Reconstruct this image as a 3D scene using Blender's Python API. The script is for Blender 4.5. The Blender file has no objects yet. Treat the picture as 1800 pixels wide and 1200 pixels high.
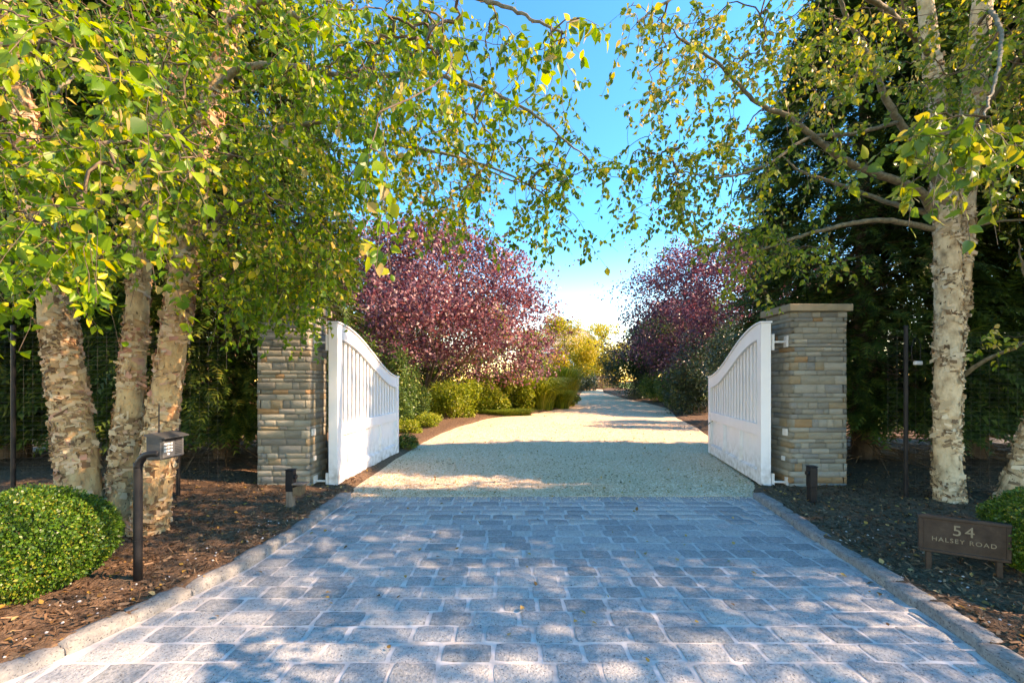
import bpy, math
import numpy as np
from mathutils import Vector, noise

# ------------------------------------------------------------------ camera, sky, sun, exposure
scene = bpy.context.scene
COL = scene.collection
FPX, CAMH, HORY = 740.0, 1.45, 672.0            # focal length in photo pixels, eye height, horizon row
cd = bpy.data.cameras.new('camera')
cam = bpy.data.objects.new('camera', cd); COL.objects.link(cam)
cam.location = (0, 0, CAMH); cam.rotation_euler = (math.pi/2, 0, 0)
cd.sensor_width = 36.0; cd.lens = FPX/1800*36.0
cd.shift_y = (HORY-600)/1800.0
cd.clip_start = 0.05; cd.clip_end = 3000
scene.camera = cam

SUN = Vector((0.79, -0.085, 0.60)).normalized()
world = bpy.data.worlds.new('World'); scene.world = world; world.use_nodes = True
wn = world.node_tree.nodes; wl = world.node_tree.links; wn.clear()
sky = wn.new('ShaderNodeTexSky'); sky.sky_type = 'NISHITA'; sky.sun_disc = False
sky.sun_elevation = math.asin(SUN.z); sky.sun_rotation = math.atan2(SUN.x, SUN.y)
sky.air_density = 1.0; sky.dust_density = 0.05; sky.ozone_density = 1.2
hs = wn.new('ShaderNodeHueSaturation'); hs.inputs['Saturation'].default_value = 1.5; hs.inputs['Hue'].default_value = 0.5
gm = wn.new('ShaderNodeGamma'); gm.inputs['Gamma'].default_value = 1.16
m1 = wn.new('ShaderNodeVectorMath'); m1.operation = 'SCALE'; m1.inputs['Scale'].default_value = 0.25
m2 = wn.new('ShaderNodeVectorMath'); m2.operation = 'SCALE'; m2.inputs['Scale'].default_value = 3.8
bg = wn.new('ShaderNodeBackground'); bg.inputs['Strength'].default_value = 0.15
wo = wn.new('ShaderNodeOutputWorld')
wl.new(sky.outputs[0], m1.inputs[0]); wl.new(m1.outputs[0], gm.inputs[0]); wl.new(gm.outputs[0], m2.inputs[0])
wl.new(m2.outputs[0], hs.inputs['Color']); wl.new(hs.outputs[0], bg.inputs[0]); wl.new(bg.outputs[0], wo.inputs[0])
sd = bpy.data.lights.new('sun', 'SUN'); sd.energy = 2.5; sd.angle = math.radians(0.55); sd.color = (1.0, 0.965, 0.91)
so = bpy.data.objects.new('sun', sd); COL.objects.link(so)
so.rotation_euler = SUN.to_track_quat('Z', 'Y').to_euler(); so.location = SUN*60

vs = scene.view_settings
vs.view_transform = 'Standard'; vs.look = 'None'; vs.exposure = 2.42; vs.gamma = 1.0; vs.use_curve_mapping = False
vs.use_white_balance = True; vs.white_balance_temperature = 12500; vs.white_balance_tint = 31
cy = scene.cycles
cy.max_bounces = 9; cy.diffuse_bounces = 6; cy.glossy_bounces = 2; cy.transmission_bounces = 4; cy.transparent_max_bounces = 4
cy.caustics_reflective = False; cy.caustics_refractive = False
cy.use_denoising = True
cy.sample_clamp_indirect = 6.0

rng = np.random.default_rng(11)
PI = math.pi

# ------------------------------------------------------------------ helpers
def tag(o, label=None, cat=None, group=None, kind=None):
    if label: o['label'] = label
    if cat: o['category'] = cat
    if group: o['group'] = group
    if kind: o['kind'] = kind
    return o

def link(o, parent=None):
    COL.objects.link(o)
    if parent is not None: o.parent = parent
    return o

def empty(name, loc, rz=0.0):
    o = bpy.data.objects.new(name, None); o.empty_display_size = 0.2
    o.location = loc; o.rotation_euler = (0, 0, rz)
    return link(o)

def mesh_np(name, V, F, mat=None, smooth=False):
    V = np.ascontiguousarray(V, dtype=np.float32); F = np.ascontiguousarray(F, dtype=np.int32)
    me = bpy.data.meshes.new(name)
    m, k = F.shape
    me.vertices.add(len(V)); me.vertices.foreach_set('co', V.ravel())
    me.loops.add(m*k); me.loops.foreach_set('vertex_index', F.ravel())
    me.polygons.add(m); me.polygons.foreach_set('loop_start', np.arange(m, dtype=np.int32)*k)
    if smooth: me.polygons.foreach_set('use_smooth', np.ones(m, dtype=bool))
    me.update(calc_edges=True)
    if mat: me.materials.append(mat)
    return me

def root_loc(p):
    """world position of a parent chain (parents are never rotated when world coordinates are used)"""
    v = Vector((0, 0, 0))
    while p is not None:
        v = v+p.location; p = p.parent
    return v

def obj_np(name, V, F, mat, parent=None, smooth=False, local=False):
    V = np.asarray(V, dtype=np.float64)
    if parent is not None and not local: V = V-np.array(root_loc(parent))
    return link(bpy.data.objects.new(name, mesh_np(name, V, F, mat, smooth)), parent)

class MB:
    """collects simple shapes into one mesh"""
    def __init__(s): s.v = []; s.f = []
    def add(s, V, F):
        n = len(s.v); s.v += [tuple(p) for p in V]; s.f += [tuple(i+n for i in q) for q in F]; return s
    def box(s, x0, x1, y0, y1, z0, z1, c=0.0):
        if c <= 0:
            V = [(x, y, z) for z in (z0, z1) for (x, y) in ((x0, y0), (x1, y0), (x1, y1), (x0, y1))]
            F = [(3, 2, 1, 0), (4, 5, 6, 7), (0, 1, 5, 4), (1, 2, 6, 5), (2, 3, 7, 6), (3, 0, 4, 7)]
            return s.add(V, F)
        V = []
        for sx in (0, 1):
            for sy in (0, 1):
                for sz in (0, 1):
                    X = (x0, x1)[sx]; Y = (y0, y1)[sy]; Z = (z0, z1)[sz]
                    dx = c*(1-2*sx); dy = c*(1-2*sy); dz = c*(1-2*sz)
                    V += [(X, Y+dy, Z+dz), (X+dx, Y, Z+dz), (X+dx, Y+dy, Z)]
        I = lambda a, b, d, k: (a*4+b*2+d)*3+k
        F = []
        F += [(I(0,0,0,0), I(0,0,1,0), I(0,1,1,0), I(0,1,0,0)), (I(1,0,0,0), I(1,1,0,0), I(1,1,1,0), I(1,0,1,0))]
        F += [(I(0,0,0,1), I(1,0,0,1), I(1,0,1,1), I(0,0,1,1)), (I(0,1,0,1), I(0,1,1,1), I(1,1,1,1), I(1,1,0,1))]
        F += [(I(0,0,0,2), I(0,1,0,2), I(1,1,0,2), I(1,0,0,2)), (I(0,0,1,2), I(1,0,1,2), I(1,1,1,2), I(0,1,1,2))]
        for a in (0, 1):
            for b in (0, 1):
                F += [(I(a,b,0,0), I(a,b,1,0), I(a,b,1,1), I(a,b,0,1)), (I(a,0,b,0), I(a,1,b,0), I(a,1,b,2), I(a,0,b,2)),
                      (I(0,a,b,1), I(1,a,b,1), I(1,a,b,2), I(0,a,b,2))]
        for a in (0, 1):
            for b in (0, 1):
                for d in (0, 1): F.append((I(a,b,d,0), I(a,b,d,1), I(a,b,d,2)))
        return s.add(V, F)
    def tube(s, pts, rad, n=10, cap=True):
        V, F = tube(np.array(pts, float), np.array(rad, float)*np.ones(len(pts)), n)
        base = len(s.v); s.add(V, F)
        if cap:
            s.f.append(tuple(base+i for i in range(n))[::-1]); m = len(pts)
            s.f.append(tuple(base+(m-1)*n+i for i in range(n)))
        return s
    def prism(s, poly, y0, y1):
        """polygon of (x, z) extruded along y"""
        n = len(poly)
        V = [(x, y0, z) for x, z in poly]+[(x, y1, z) for x, z in poly]
        F = [tuple(range(n)), tuple(range(2*n-1, n-1, -1))]+[(i, (i+1) % n+0, (i+1) % n+n, i+n)[::-1] for i in range(n)]
        return s.add(V, F)
    def build(s, name, mat, parent=None, smooth=False, local=True, bevel=0.0):
        me = bpy.data.meshes.new(name)
        off = Vector((0, 0, 0)) if (local or parent is None) else root_loc(parent)
        me.from_pydata([(a-off.x, b-off.y, c-off.z) for a, b, c in s.v], [], s.f)
        import bmesh
        bm = bmesh.new(); bm.from_mesh(me); bmesh.ops.recalc_face_normals(bm, faces=bm.faces)
        bm.to_mesh(me); bm.free()
        if smooth:
            for p in me.polygons: p.use_smooth = True
        me.materials.append(mat)
        o = link(bpy.data.objects.new(name, me), parent)
        if bevel > 0:
            b = o.modifiers.new('bevel', 'BEVEL'); b.width = bevel; b.segments = 2; b.limit_method = 'ANGLE'
        return o

def spline(P, n):
    """Catmull-Rom resampling of control points (k, d) to n points"""
    P = np.asarray(P, float); k = len(P)
    if k == 2:
        t = np.linspace(0, 1, n)[:, None]; return P[0]*(1-t)+P[1]*t
    Q = np.vstack([2*P[0]-P[1], P, 2*P[-1]-P[-2]])
    u = np.linspace(0, k-1-1e-9, n); i = u.astype(int); t = (u-i)[:, None]
    a, b, c, d = Q[i], Q[i+1], Q[i+2], Q[i+3]
    return 0.5*((2*b)+(-a+c)*t+(2*a-5*b+4*c-d)*t*t+(-a+3*b-3*c+d)*t**3)

def frames(P):
    T = np.gradient(P, axis=0); T /= np.linalg.norm(T, axis=1)[:, None]+1e-9
    a = np.cross(T[0], np.array([0.31, 0.95, 0.05])); a /= np.linalg.norm(a)+1e-9
    A = np.zeros_like(T)
    for k in range(len(T)):                            # parallel transport
        a = a-T[k]*a.dot(T[k]); a /= np.linalg.norm(a)+1e-9; A[k] = a
    return T, A, np.cross(T, A)

def tube(P, R, n):
    T, A, B = frames(P); th = np.arange(n)*2*PI/n
    V = P[:, None]+R[:, None, None]*(np.cos(th)[None, :, None]*A[:, None]+np.sin(th)[None, :, None]*B[:, None])
    m = len(P); i = np.arange(m-1)[:, None]*n; j = np.arange(n)[None]; j2 = (j+1) % n
    F = np.stack([i+j, i+j2, i+n+j2, i+n+j], -1).reshape(-1, 4)
    return V.reshape(-1, 3), F

def tubes(P, R, n=4):
    """batch of tubes P (k, m, 3), R (k, m)"""
    k, m, _ = P.shape
    T = np.gradient(P, axis=1); T /= np.linalg.norm(T, axis=2)[..., None]+1e-9
    up = np.array([0.42, 0.77, 0.48])
    A = np.cross(T, up); A /= np.linalg.norm(A, axis=2)[..., None]+1e-9
    B = np.cross(T, A); th = np.arange(n)*2*PI/n
    V = P[:, :, None]+R[:, :, None, None]*(np.cos(th)[:, None]*A[:, :, None]+np.sin(th)[:, None]*B[:, :, None])
    i = np.arange(m-1)[:, None]*n; j = np.arange(n)[None]; j2 = (j+1) % n
    F = np.stack([i+j, i+j2, i+n+j2, i+n+j], -1).reshape(-1, 4)
    F = (F[None]+(np.arange(k)*m*n)[:, None, None]).reshape(-1, 4)
    return V.reshape(-1, 3), F

def norm(a): return a/(np.linalg.norm(a, axis=-1, keepdims=True)+1e-9)

def frame_from(d, nrm):
    """rotation matrices with local y along d and local z near nrm"""
    d = norm(d); x = norm(np.cross(d, nrm)); z = np.cross(x, d)
    return np.stack([x, d, z], -1)

def scatter(T, F, pos, R, s):
    T = np.asarray(T, float); F = np.asarray(F)
    s = np.asarray(s, float)
    s = s[:, None, None] if s.ndim == 1 else s[:, None, :]
    V = np.einsum('nij,nmj->nmi', R, T[None]*s)+pos[:, None, :]
    n, m = len(pos), len(T)
    return V.reshape(-1, 3), (F[None]+(np.arange(n)*m)[:, None, None]).reshape(-1, F.shape[1])

def rdir(n): return norm(rng.normal(size=(n, 3)))
def wob(p, f, seed=0.0):
    """cheap smooth pseudo-noise in -1..1 on points (n, 3)"""
    x, y, z = p[..., 0]*f, p[..., 1]*f, p[..., 2]*f
    return (np.sin(x*1.3+y*0.7+seed)+np.sin(y*1.7-z*0.9+seed*2.1)+np.sin(z*1.5+x*0.8+seed*0.7)+np.sin((x-y+z)*2.3+seed*1.7)*.6)/3.6

def slope(y): return 0.027*np.maximum(0, np.asarray(y, float)-9.0)
def px(x, y, Z): return np.array([(x-900)/FPX*Z, Z, CAMH+(HORY-y)/FPX*Z])
def gpx(x, Z): return np.array([(x-900)/FPX*Z, Z, float(slope(Z))])
def proj(P):
    return 900+FPX*P[:, 0]/np.maximum(P[:, 1], .05), HORY-FPX*(P[:, 2]-CAMH)/np.maximum(P[:, 1], .05)

# ------------------------------------------------------------------ materials
def new_mat(name):
    m = bpy.data.materials.new(name); m.use_nodes = True
    nt = m.node_tree; nt.nodes.clear()
    return m, nt, nt.nodes, nt.links

def ramp(nodes, cols, interp='LINEAR'):
    r = nodes.new('ShaderNodeValToRGB'); r.color_ramp.interpolation = interp
    e = r.color_ramp.elements
    while len(e) < len(cols): e.new(0.5)
    for i, (p, c) in enumerate(cols): e[i].position = p; e[i].color = (*c, 1)
    return r

def rand_value(nodes, links):
    """one random number per object and per loose piece"""
    oi = nodes.new('ShaderNodeObjectInfo'); ge = nodes.new('ShaderNodeNewGeometry')
    ad = nodes.new('ShaderNodeMath'); ad.operation = 'ADD'; fr = nodes.new('ShaderNodeMath'); fr.operation = 'FRACT'
    links.new(oi.outputs['Random'], ad.inputs[0]); links.new(ge.outputs['Random Per Island'], ad.inputs[1])
    links.new(ad.outputs[0], fr.inputs[0]); return fr.outputs[0]

def mat_surface(name, cols, scale=5.0, detail=5.0, rough=0.8, bump=0.0, bscale=None, piece=None, mixf=0.5, spec=0.3, coord='Object', stretch=None, speck=None, metal=0.0, bdist=0.01):
    """noise-coloured surface; 'piece' is a second ramp read by the random number of each piece; speck = (scale, colour, amount)"""
    m, nt, N, L = new_mat(name)
    out = N.new('ShaderNodeOutputMaterial'); p = N.new('ShaderNodeBsdfPrincipled'); L.new(p.outputs[0], out.inputs[0])
    p.inputs['Roughness'].default_value = rough; p.inputs['Specular IOR Level'].default_value = spec; p.inputs['Metallic'].default_value = metal
    if coord == 'World': src = N.new('ShaderNodeNewGeometry').outputs['Position']
    else: src = N.new('ShaderNodeTexCoord').outputs[coord]
    if stretch:
        mp = N.new('ShaderNodeMapping'); mp.inputs['Scale'].default_value = stretch; L.new(src, mp.inputs[0]); src = mp.outputs[0]
    nz = N.new('ShaderNodeTexNoise'); nz.inputs['Scale'].default_value = scale; nz.inputs['Detail'].default_value = detail; nz.inputs['Roughness'].default_value = 0.62
    L.new(src, nz.inputs['Vector'])
    r = ramp(N, cols); L.new(nz.outputs['Fac'], r.inputs[0]); c = r.outputs[0]
    if piece:
        pr = ramp(N, piece, 'CONSTANT' if len(piece) > 5 else 'LINEAR'); L.new(rand_value(N, L), pr.inputs[0])
        mx = N.new('ShaderNodeMix'); mx.data_type = 'RGBA'; mx.inputs[0].default_value = mixf
        L.new(c, mx.inputs[6]); L.new(pr.outputs[0], mx.inputs[7]); c = mx.outputs[2]
    if speck:
        n2 = N.new('ShaderNodeTexNoise'); n2.inputs['Scale'].default_value = speck[0]; n2.inputs['Detail'].default_value = 2; L.new(src, n2.inputs['Vector'])
        r2 = ramp(N, [(speck[2], (0, 0, 0)), (min(1, speck[2]+.07), (1, 1, 1))]); L.new(n2.outputs['Fac'], r2.inputs[0])
        mx = N.new('ShaderNodeMix'); mx.data_type = 'RGBA'; L.new(r2.outputs[0], mx.inputs[0]); L.new(c, mx.inputs[6]); mx.inputs[7].default_value = (*speck[1], 1); c = mx.outputs[2]
    L.new(c, p.inputs['Base Color'])
    if bump > 0:
        nb = N.new('ShaderNodeTexNoise'); nb.inputs['Scale'].default_value = bscale or scale*3; nb.inputs['Detail'].default_value = 4; L.new(src, nb.inputs['Vector'])
        b = N.new('ShaderNodeBump'); b.inputs['Strength'].default_value = bump; b.inputs['Distance'].default_value = bdist
        L.new(nb.outputs['Fac'], b.inputs['Height']); L.new(b.outputs[0], p.inputs['Normal'])
    return m

def mat_leaf(name, cols, transl=0.4, rough=0.45, patch=None, pscale=0.6, tint=(1, 1, 1), tgain=1.5, spec=0.35):
    """leaf colour from the random number of each leaf, shifted by a slow noise; light shines through"""
    m, nt, N, L = new_mat(name)
    out = N.new('ShaderNodeOutputMaterial'); p = N.new('ShaderNodeBsdfPrincipled'); t = N.new('ShaderNodeBsdfTranslucent')
    ms = N.new('ShaderNodeMixShader'); ms.inputs[0].default_value = transl
    L.new(p.outputs[0], ms.inputs[1]); L.new(t.outputs[0], ms.inputs[2]); L.new(ms.outputs[0], out.inputs[0])
    p.inputs['Roughness'].default_value = rough; p.inputs['Specular IOR Level'].default_value = spec
    rv = rand_value(N, L)
    tc = N.new('ShaderNodeNewGeometry'); nz = N.new('ShaderNodeTexNoise'); nz.inputs['Scale'].default_value = pscale; nz.inputs['Detail'].default_value = 2
    L.new(tc.outputs['Position'], nz.inputs['Vector'])
    a = N.new('ShaderNodeMath'); a.operation = 'MULTIPLY_ADD'; L.new(nz.outputs['Fac'], a.inputs[0]); a.inputs[1].default_value = 0.9; a.inputs[2].default_value = -0.45
    b = N.new('ShaderNodeMath'); b.operation = 'ADD'; b.use_clamp = True; L.new(rv, b.inputs[0]); L.new(a.outputs[0], b.inputs[1])
    r = ramp(N, cols); L.new(b.outputs[0], r.inputs[0])
    L.new(r.outputs[0], p.inputs['Base Color'])
    g = N.new('ShaderNodeMix'); g.data_type = 'RGBA'; g.blend_type = 'MULTIPLY'; g.inputs[0].default_value = 1
    L.new(r.outputs[0], g.inputs[6]); g.inputs[7].default_value = (tint[0]*tgain, tint[1]*tgain, tint[2]*tgain, 1)
    L.new(g.outputs[2], t.inputs['Color'])
    return m

G = {}
G['granite'] = mat_surface('granite_paver', [(.31, (.13, .145, .148)), (.48, (.29, .31, .31)), (.68, (.47, .485, .475))], 42, 10, .85, .9, 70,
                           piece=[(0, (.17, .195, .195)), (.3, (.30, .32, .32)), (.7, (.40, .415, .405)), (1, (.53, .51, .46))], mixf=.5, speck=(110, (.08, .088, .095), .615), coord='World', bdist=.010)
G['mortar'] = mat_surface('mortar', [(.28, (.33, .315, .29)), (.5, (.54, .52, .49)), (.7, (.66, .64, .61))], 7, 6, .9, .3, 60, coord='World', bdist=.004)
G['kerb'] = mat_surface('granite_kerb', [(.3, (.10, .105, .10)), (.5, (.20, .205, .195)), (.7, (.33, .325, .30))], 22, 8, .88, .7, 50, piece=[(0, (.15, .16, .17)), (.5, (.23, .235, .225)), (1, (.31, .28, .235))], mixf=.4, speck=(90, (.07, .07, .07), .60), coord='World')
STONES = [(0, (.18, .17, .135)), (.16, (.25, .235, .185)), (.30, (.31, .295, .24)), (.44, (.21, .21, .19)), (.58, (.27, .24, .175)), (.70, (.36, .33, .26)), (.80, (.145, .142, .125)), (.865, (.30, .205, .11)), (.925, (.36, .175, .065)), (.965, (.23, .225, .185))]
G['ledge'] = mat_surface('ledge_stone', [(.3, (.13, .125, .10)), (.5, (.25, .235, .19)), (.7, (.37, .34, .27))], 9, 9, .88, .8, 24, piece=STONES, mixf=.70, coord='World', stretch=(1, 1, 2.5), bdist=.008)
G['cap'] = mat_surface('cap_stone', [(.3, (.20, .16, .10)), (.6, (.31, .25, .165)), (.8, (.37, .31, .22))], 4, 6, .85, .4, 30, bdist=.006)
G['core'] = mat_surface('pillar_core', [(.3, (.07, .068, .06)), (.7, (.13, .12, .11))], 12, 4, .95)
G['white'] = mat_surface('white_paint', [(.3, (.76, .76, .765)), (.6, (.82, .82, .82)), (.8, (.84, .835, .82))], 2.2, 6, .42, .12, 60, spec=.4, bdist=.003)
def add_splash(m, col, top):
    N, L = m.node_tree.nodes, m.node_tree.links; p = N['Principled BSDF']; src = p.inputs['Base Color'].links[0].from_socket
    ge = N.new('ShaderNodeNewGeometry'); sp = N.new('ShaderNodeSeparateXYZ'); L.new(ge.outputs['Position'], sp.inputs[0])
    mr = N.new('ShaderNodeMapRange'); mr.inputs[1].default_value = top; mr.inputs[2].default_value = 0.03; L.new(sp.outputs['Z'], mr.inputs[0])
    nz = N.new('ShaderNodeTexNoise'); nz.inputs['Scale'].default_value = 11; nz.inputs['Detail'].default_value = 8; L.new(ge.outputs['Position'], nz.inputs['Vector'])
    r = ramp(N, [(.42, (0, 0, 0)), (.72, (1, 1, 1))]); L.new(nz.outputs['Fac'], r.inputs[0])
    mu = N.new('ShaderNodeMath'); mu.operation = 'MULTIPLY'; L.new(mr.outputs[0], mu.inputs[0]); L.new(r.outputs[0], mu.inputs[1])
    mx = N.new('ShaderNodeMix'); mx.data_type = 'RGBA'; L.new(mu.outputs[0], mx.inputs[0]); L.new(src, mx.inputs[6]); mx.inputs[7].default_value = (*col, 1)
    L.new(mx.outputs[2], p.inputs['Base Color'])
add_splash(G['white'], (.42, .37, .31), .55)
G['hinge'] = mat_surface('painted_hinge', [(.3, (.62, .61, .58)), (.7, (.74, .73, .70))], 14, 4, .45)
G['mulch'] = mat_surface('mulch', [(.28, (.055, .030, .017)), (.5, (.135, .078, .046)), (.72, (.23, .145, .088))], 26, 9, .95, 1.0, 55, bdist=.03)
G['chip'] = mat_leaf('bark_chip', [(0, (.05, .027, .016)), (.45, (.12, .068, .04)), (.8, (.19, .112, .066)), (1, (.27, .17, .105))], 0.0, .9, spec=.1)
G['litter'] = mat_leaf('fallen_leaf', [(0, (.14, .06, .022)), (.4, (.30, .15, .04)), (.75, (.46, .25, .05)), (1, (.42, .30, .15))], .15, .7)
G['gravel'] = mat_surface('gravel', [(.3, (.52, .32, .18)), (.5, (.77, .53, .34)), (.72, (.84, .64, .45))], 34, 9, .95, .9, 70, speck=(24, (.15, .10, .065), .69), bdist=.02)
G['pebble'] = mat_leaf('pebble', [(0, (.42, .24, .13)), (.35, (.74, .49, .31)), (.75, (.83, .62, .44)), (1, (.85, .72, .57))], 0, .85, spec=.2)
G['chipstone'] = mat_leaf('white_pebble', [(0, (.32, .30, .29)), (.6, (.5, .48, .46)), (1, (.68, .66, .62))], 0, .85, spec=.2)
G['soil'] = mat_surface('soil', [(.3, (.035, .028, .018)), (.6, (.075, .06, .038))], 3, 6, .95)
G['lawn'] = mat_surface('lawn', [(.3, (.05, .10, .018)), (.6, (.10, .18, .03))], 6, 6, .9, .6, 40)
G['grass'] = mat_leaf('grass_blade', [(0, (.05, .11, .015)), (.6, (.13, .21, .025)), (1, (.24, .29, .05))], .35, .5)
G['asphalt'] = mat_surface('asphalt', [(.3, (.04, .04, .042)), (.7, (.07, .07, .07))], 60, 5, .9)
G['black'] = mat_surface('black_metal', [(.3, (.008, .008, .009)), (.7, (.018, .018, .019))], 8, 4, .5, .1, 80, spec=.25)
G['greybox'] = mat_surface('grey_box', [(.3, (.03, .033, .034)), (.7, (.06, .063, .063))], 10, 5, .5, .1, 60)
G['greyface'] = mat_surface('grey_face', [(.3, (.08, .083, .083)), (.7, (.12, .123, .12))], 16, 5, .4)
G['button'] = mat_surface('button', [(.3, (.62, .63, .60)), (.7, (.76, .76, .72))], 10, 2, .4)
G['bronze'] = mat_surface('bronze_paint', [(.3, (.032, .020, .014)), (.6, (.06, .039, .028)), (.8, (.095, .065, .048))], 18, 6, .6, .3, 90, bdist=.002)
G['gold'] = mat_surface('gold_letter', [(.3, (.21, .165, .105)), (.7, (.31, .25, .17))], 10, 3, .5)
G['copper'] = mat_surface('copper_box', [(.3, (.10, .06, .035)), (.7, (.24, .155, .09))], 12, 5, .55)
G['weathered'] = mat_surface('weathered_wood', [(.3, (.12, .085, .065)), (.7, (.27, .21, .165))], 9, 6, .9, .5, 30, stretch=(4, 4, .5))
G['wire'] = mat_surface('fence_wire', [(.3, (.05, .05, .05)), (.7, (.12, .12, .12))], 3, 2, .45, spec=.5)
G['greywall'] = mat_surface('white_wall', [(.3, (.70, .70, .69)), (.7, (.8, .8, .79))], 1, 3, .8)
G['roof'] = mat_surface('cedar_roof', [(.3, (.26, .19, .15)), (.7, (.42, .33, .27))], 3, 6, .9)
G['glass'] = mat_surface('window_glass', [(.3, (.03, .04, .05)), (.7, (.05, .06, .07))], 1, 2, .08, spec=.6)
G['picket'] = mat_surface('brown_wood', [(.3, (.17, .09, .05)), (.7, (.33, .20, .12))], 4, 5, .85)
def mat_bark(name, pale, mid, dark):
    return mat_surface(name, [(.30, dark), (.42, mid), (.56, pale), (.74, tuple(min(1, c*1.15) for c in pale))], 9, 9, .85, .9, 34, stretch=(1, 1, .55), speck=(30, tuple(c*.55 for c in dark), .66), bdist=.02)
G['bark_warm'] = mat_bark('birch_bark_warm', (.60, .37, .18), (.42, .235, .11), (.15, .08, .042))
G['bark_pale'] = mat_bark('birch_bark_pale', (.66, .50, .32), (.46, .32, .19), (.17, .11, .065))
G['flap_warm'] = mat_leaf('peeling_bark_warm', [(0, (.17, .09, .05)), (.2, (.42, .23, .115)), (.5, (.62, .39, .205)), (.8, (.70, .50, .32)), (1, (.58, .25, .17))], .12, .8, spec=.15, tgain=1.0)
G['flap_pale'] = mat_leaf('peeling_bark_pale', [(0, (.20, .125, .075)), (.2, (.44, .30, .18)), (.5, (.66, .50, .32)), (.88, (.74, .60, .43)), (1, (.52, .30, .20))], .12, .8, spec=.15, tgain=1.0)
G['limb'] = mat_surface('limb_bark', [(.3, (.09, .075, .045)), (.55, (.19, .16, .10)), (.75, (.30, .25, .17))], 22, 7, .85, .6, 60, bdist=.006)
G['twig'] = mat_surface('twig_bark', [(.3, (.085, .055, .035)), (.7, (.20, .145, .095))], 20, 3, .8)
G['darkbark'] = mat_surface('conifer_bark', [(.3, (.035, .025, .018)), (.7, (.10, .075, .055))], 10, 7, .95, .8, 30, stretch=(1, 1, .25), bdist=.03)
G['plumbark'] = mat_surface('plum_bark', [(.3, (.11, .075, .045)), (.7, (.27, .19, .12))], 10, 6, .85, .5, 30)
G['birch_leaf_l'] = mat_leaf('birch_leaf_yellow_green', [(0, (.04, .13, .012)), (.4, (.10, .23, .014)), (.68, (.20, .31, .018)), (.87, (.36, .38, .025)), (.95, (.52, .41, .03)), (1, (.46, .34, .15))], .45, .42, pscale=.9, tint=(1.1, 1, .5), tgain=1.45)
G['birch_leaf_r'] = mat_leaf('birch_leaf_olive', [(0, (.06, .15, .02)), (.35, (.125, .23, .02)), (.6, (.25, .30, .025)), (.85, (.42, .37, .045)), (1, (.50, .38, .15))], .42, .42, pscale=.9, tint=(1.1, 1, .55), tgain=1.4)
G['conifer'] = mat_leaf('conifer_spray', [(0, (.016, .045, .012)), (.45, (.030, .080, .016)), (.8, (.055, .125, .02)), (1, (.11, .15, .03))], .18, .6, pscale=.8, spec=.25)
G['conifer_sunlit'] = mat_leaf('conifer_spray_sunlit', [(0, (.020, .050, .010)), (.45, (.042, .085, .012)), (.8, (.085, .13, .018)), (1, (.16, .17, .028))], .25, .6, pscale=.8, spec=.25)  # same species as the right hedge; sunlight put into the colour
G['deadtwig'] = mat_surface('dead_twig', [(.3, (.07, .045, .028)), (.7, (.19, .125, .075))], 20, 3, .9)
G['box'] = mat_leaf('boxwood_leaf', [(0, (.018, .07, .010)), (.5, (.042, .135, .014)), (.85, (.09, .20, .02)), (1, (.24, .25, .035))], .25, .35, pscale=3, spec=.4)
G['plum'] = mat_leaf('plum_leaf', [(0, (.055, .02, .038)), (.38, (.155, .064, .088)), (.72, (.30, .15, .16)), (1, (.48, .30, .28))], .32, .38, pscale=.7, tint=(1.15, .6, .6), tgain=1.4, spec=.5)  # pale pink end of the ramp stands in for sunlit leaves
G['plum_shaded'] = mat_leaf('plum_leaf_shaded', [(0, (.055, .02, .04)), (.5, (.13, .05, .075)), (.85, (.23, .10, .11)), (1, (.40, .22, .20))], .32, .38, pscale=.7, tint=(1.1, .6, .7), tgain=1.4, spec=.5)  # same plum leaf with shade put into the colour
G['shrub'] = mat_leaf('shrub_leaf', [(0, (.022, .065, .014)), (.5, (.055, .125, .018)), (.85, (.12, .20, .025)), (1, (.26, .28, .04))], .3, .4, pscale=1.2)
G['shrub_dark'] = mat_leaf('dark_shrub_leaf', [(0, (.012, .035, .016)), (.5, (.028, .065, .026)), (.9, (.055, .11, .035)), (1, (.10, .15, .05))], .18, .35, pscale=1.2, spec=.5)
G['shrub_lime'] = mat_leaf('lime_leaf', [(0, (.08, .14, .015)), (.5, (.18, .25, .02)), (.85, (.32, .36, .035)), (1, (.45, .42, .08))], .4, .45, pscale=1.2)
G['yellow'] = mat_leaf('yellow_leaf', [(0, (.16, .17, .015)), (.4, (.36, .31, .02)), (.8, (.55, .43, .03)), (1, (.60, .42, .10))], .4, .45, pscale=.6)
G['midgreen'] = mat_leaf('mid_green_leaf', [(0, (.03, .085, .025)), (.5, (.07, .15, .035)), (.9, (.14, .22, .045)), (1, (.28, .30, .06))], .32, .42, pscale=.7)

# ------------------------------------------------------------------ setting: ground, road, drive, beds
EY = np.array([0.2, 1.6, 2.2, 3.17, 4.0, 5.34, 6.0, 8.4, 10.6, 12.6, 15.1, 16.7, 19.0, 22.4, 26.0, 33, 39, 46])
EXL = np.array([-3.5, -2.72, -2.36, -2.06, -2.0, -2.03, -2.05, -2.10, -1.95, -1.55, -.72, .95, 2.45, 3.4, 4.2, 5.5, 6.9, 8.6])
EXR = np.array([2.13, 2.38, 2.49, 2.66, 2.80, 3.04, 3.35, 4.25, 4.9, 5.4, 5.8, 6.3, 6.9, 7.0, 6.8, 7.1, 8.3, 11.0])
def xl(y): return np.interp(y, EY, EXL)
def xr(y): return np.interp(y, EY, EXR)

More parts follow.
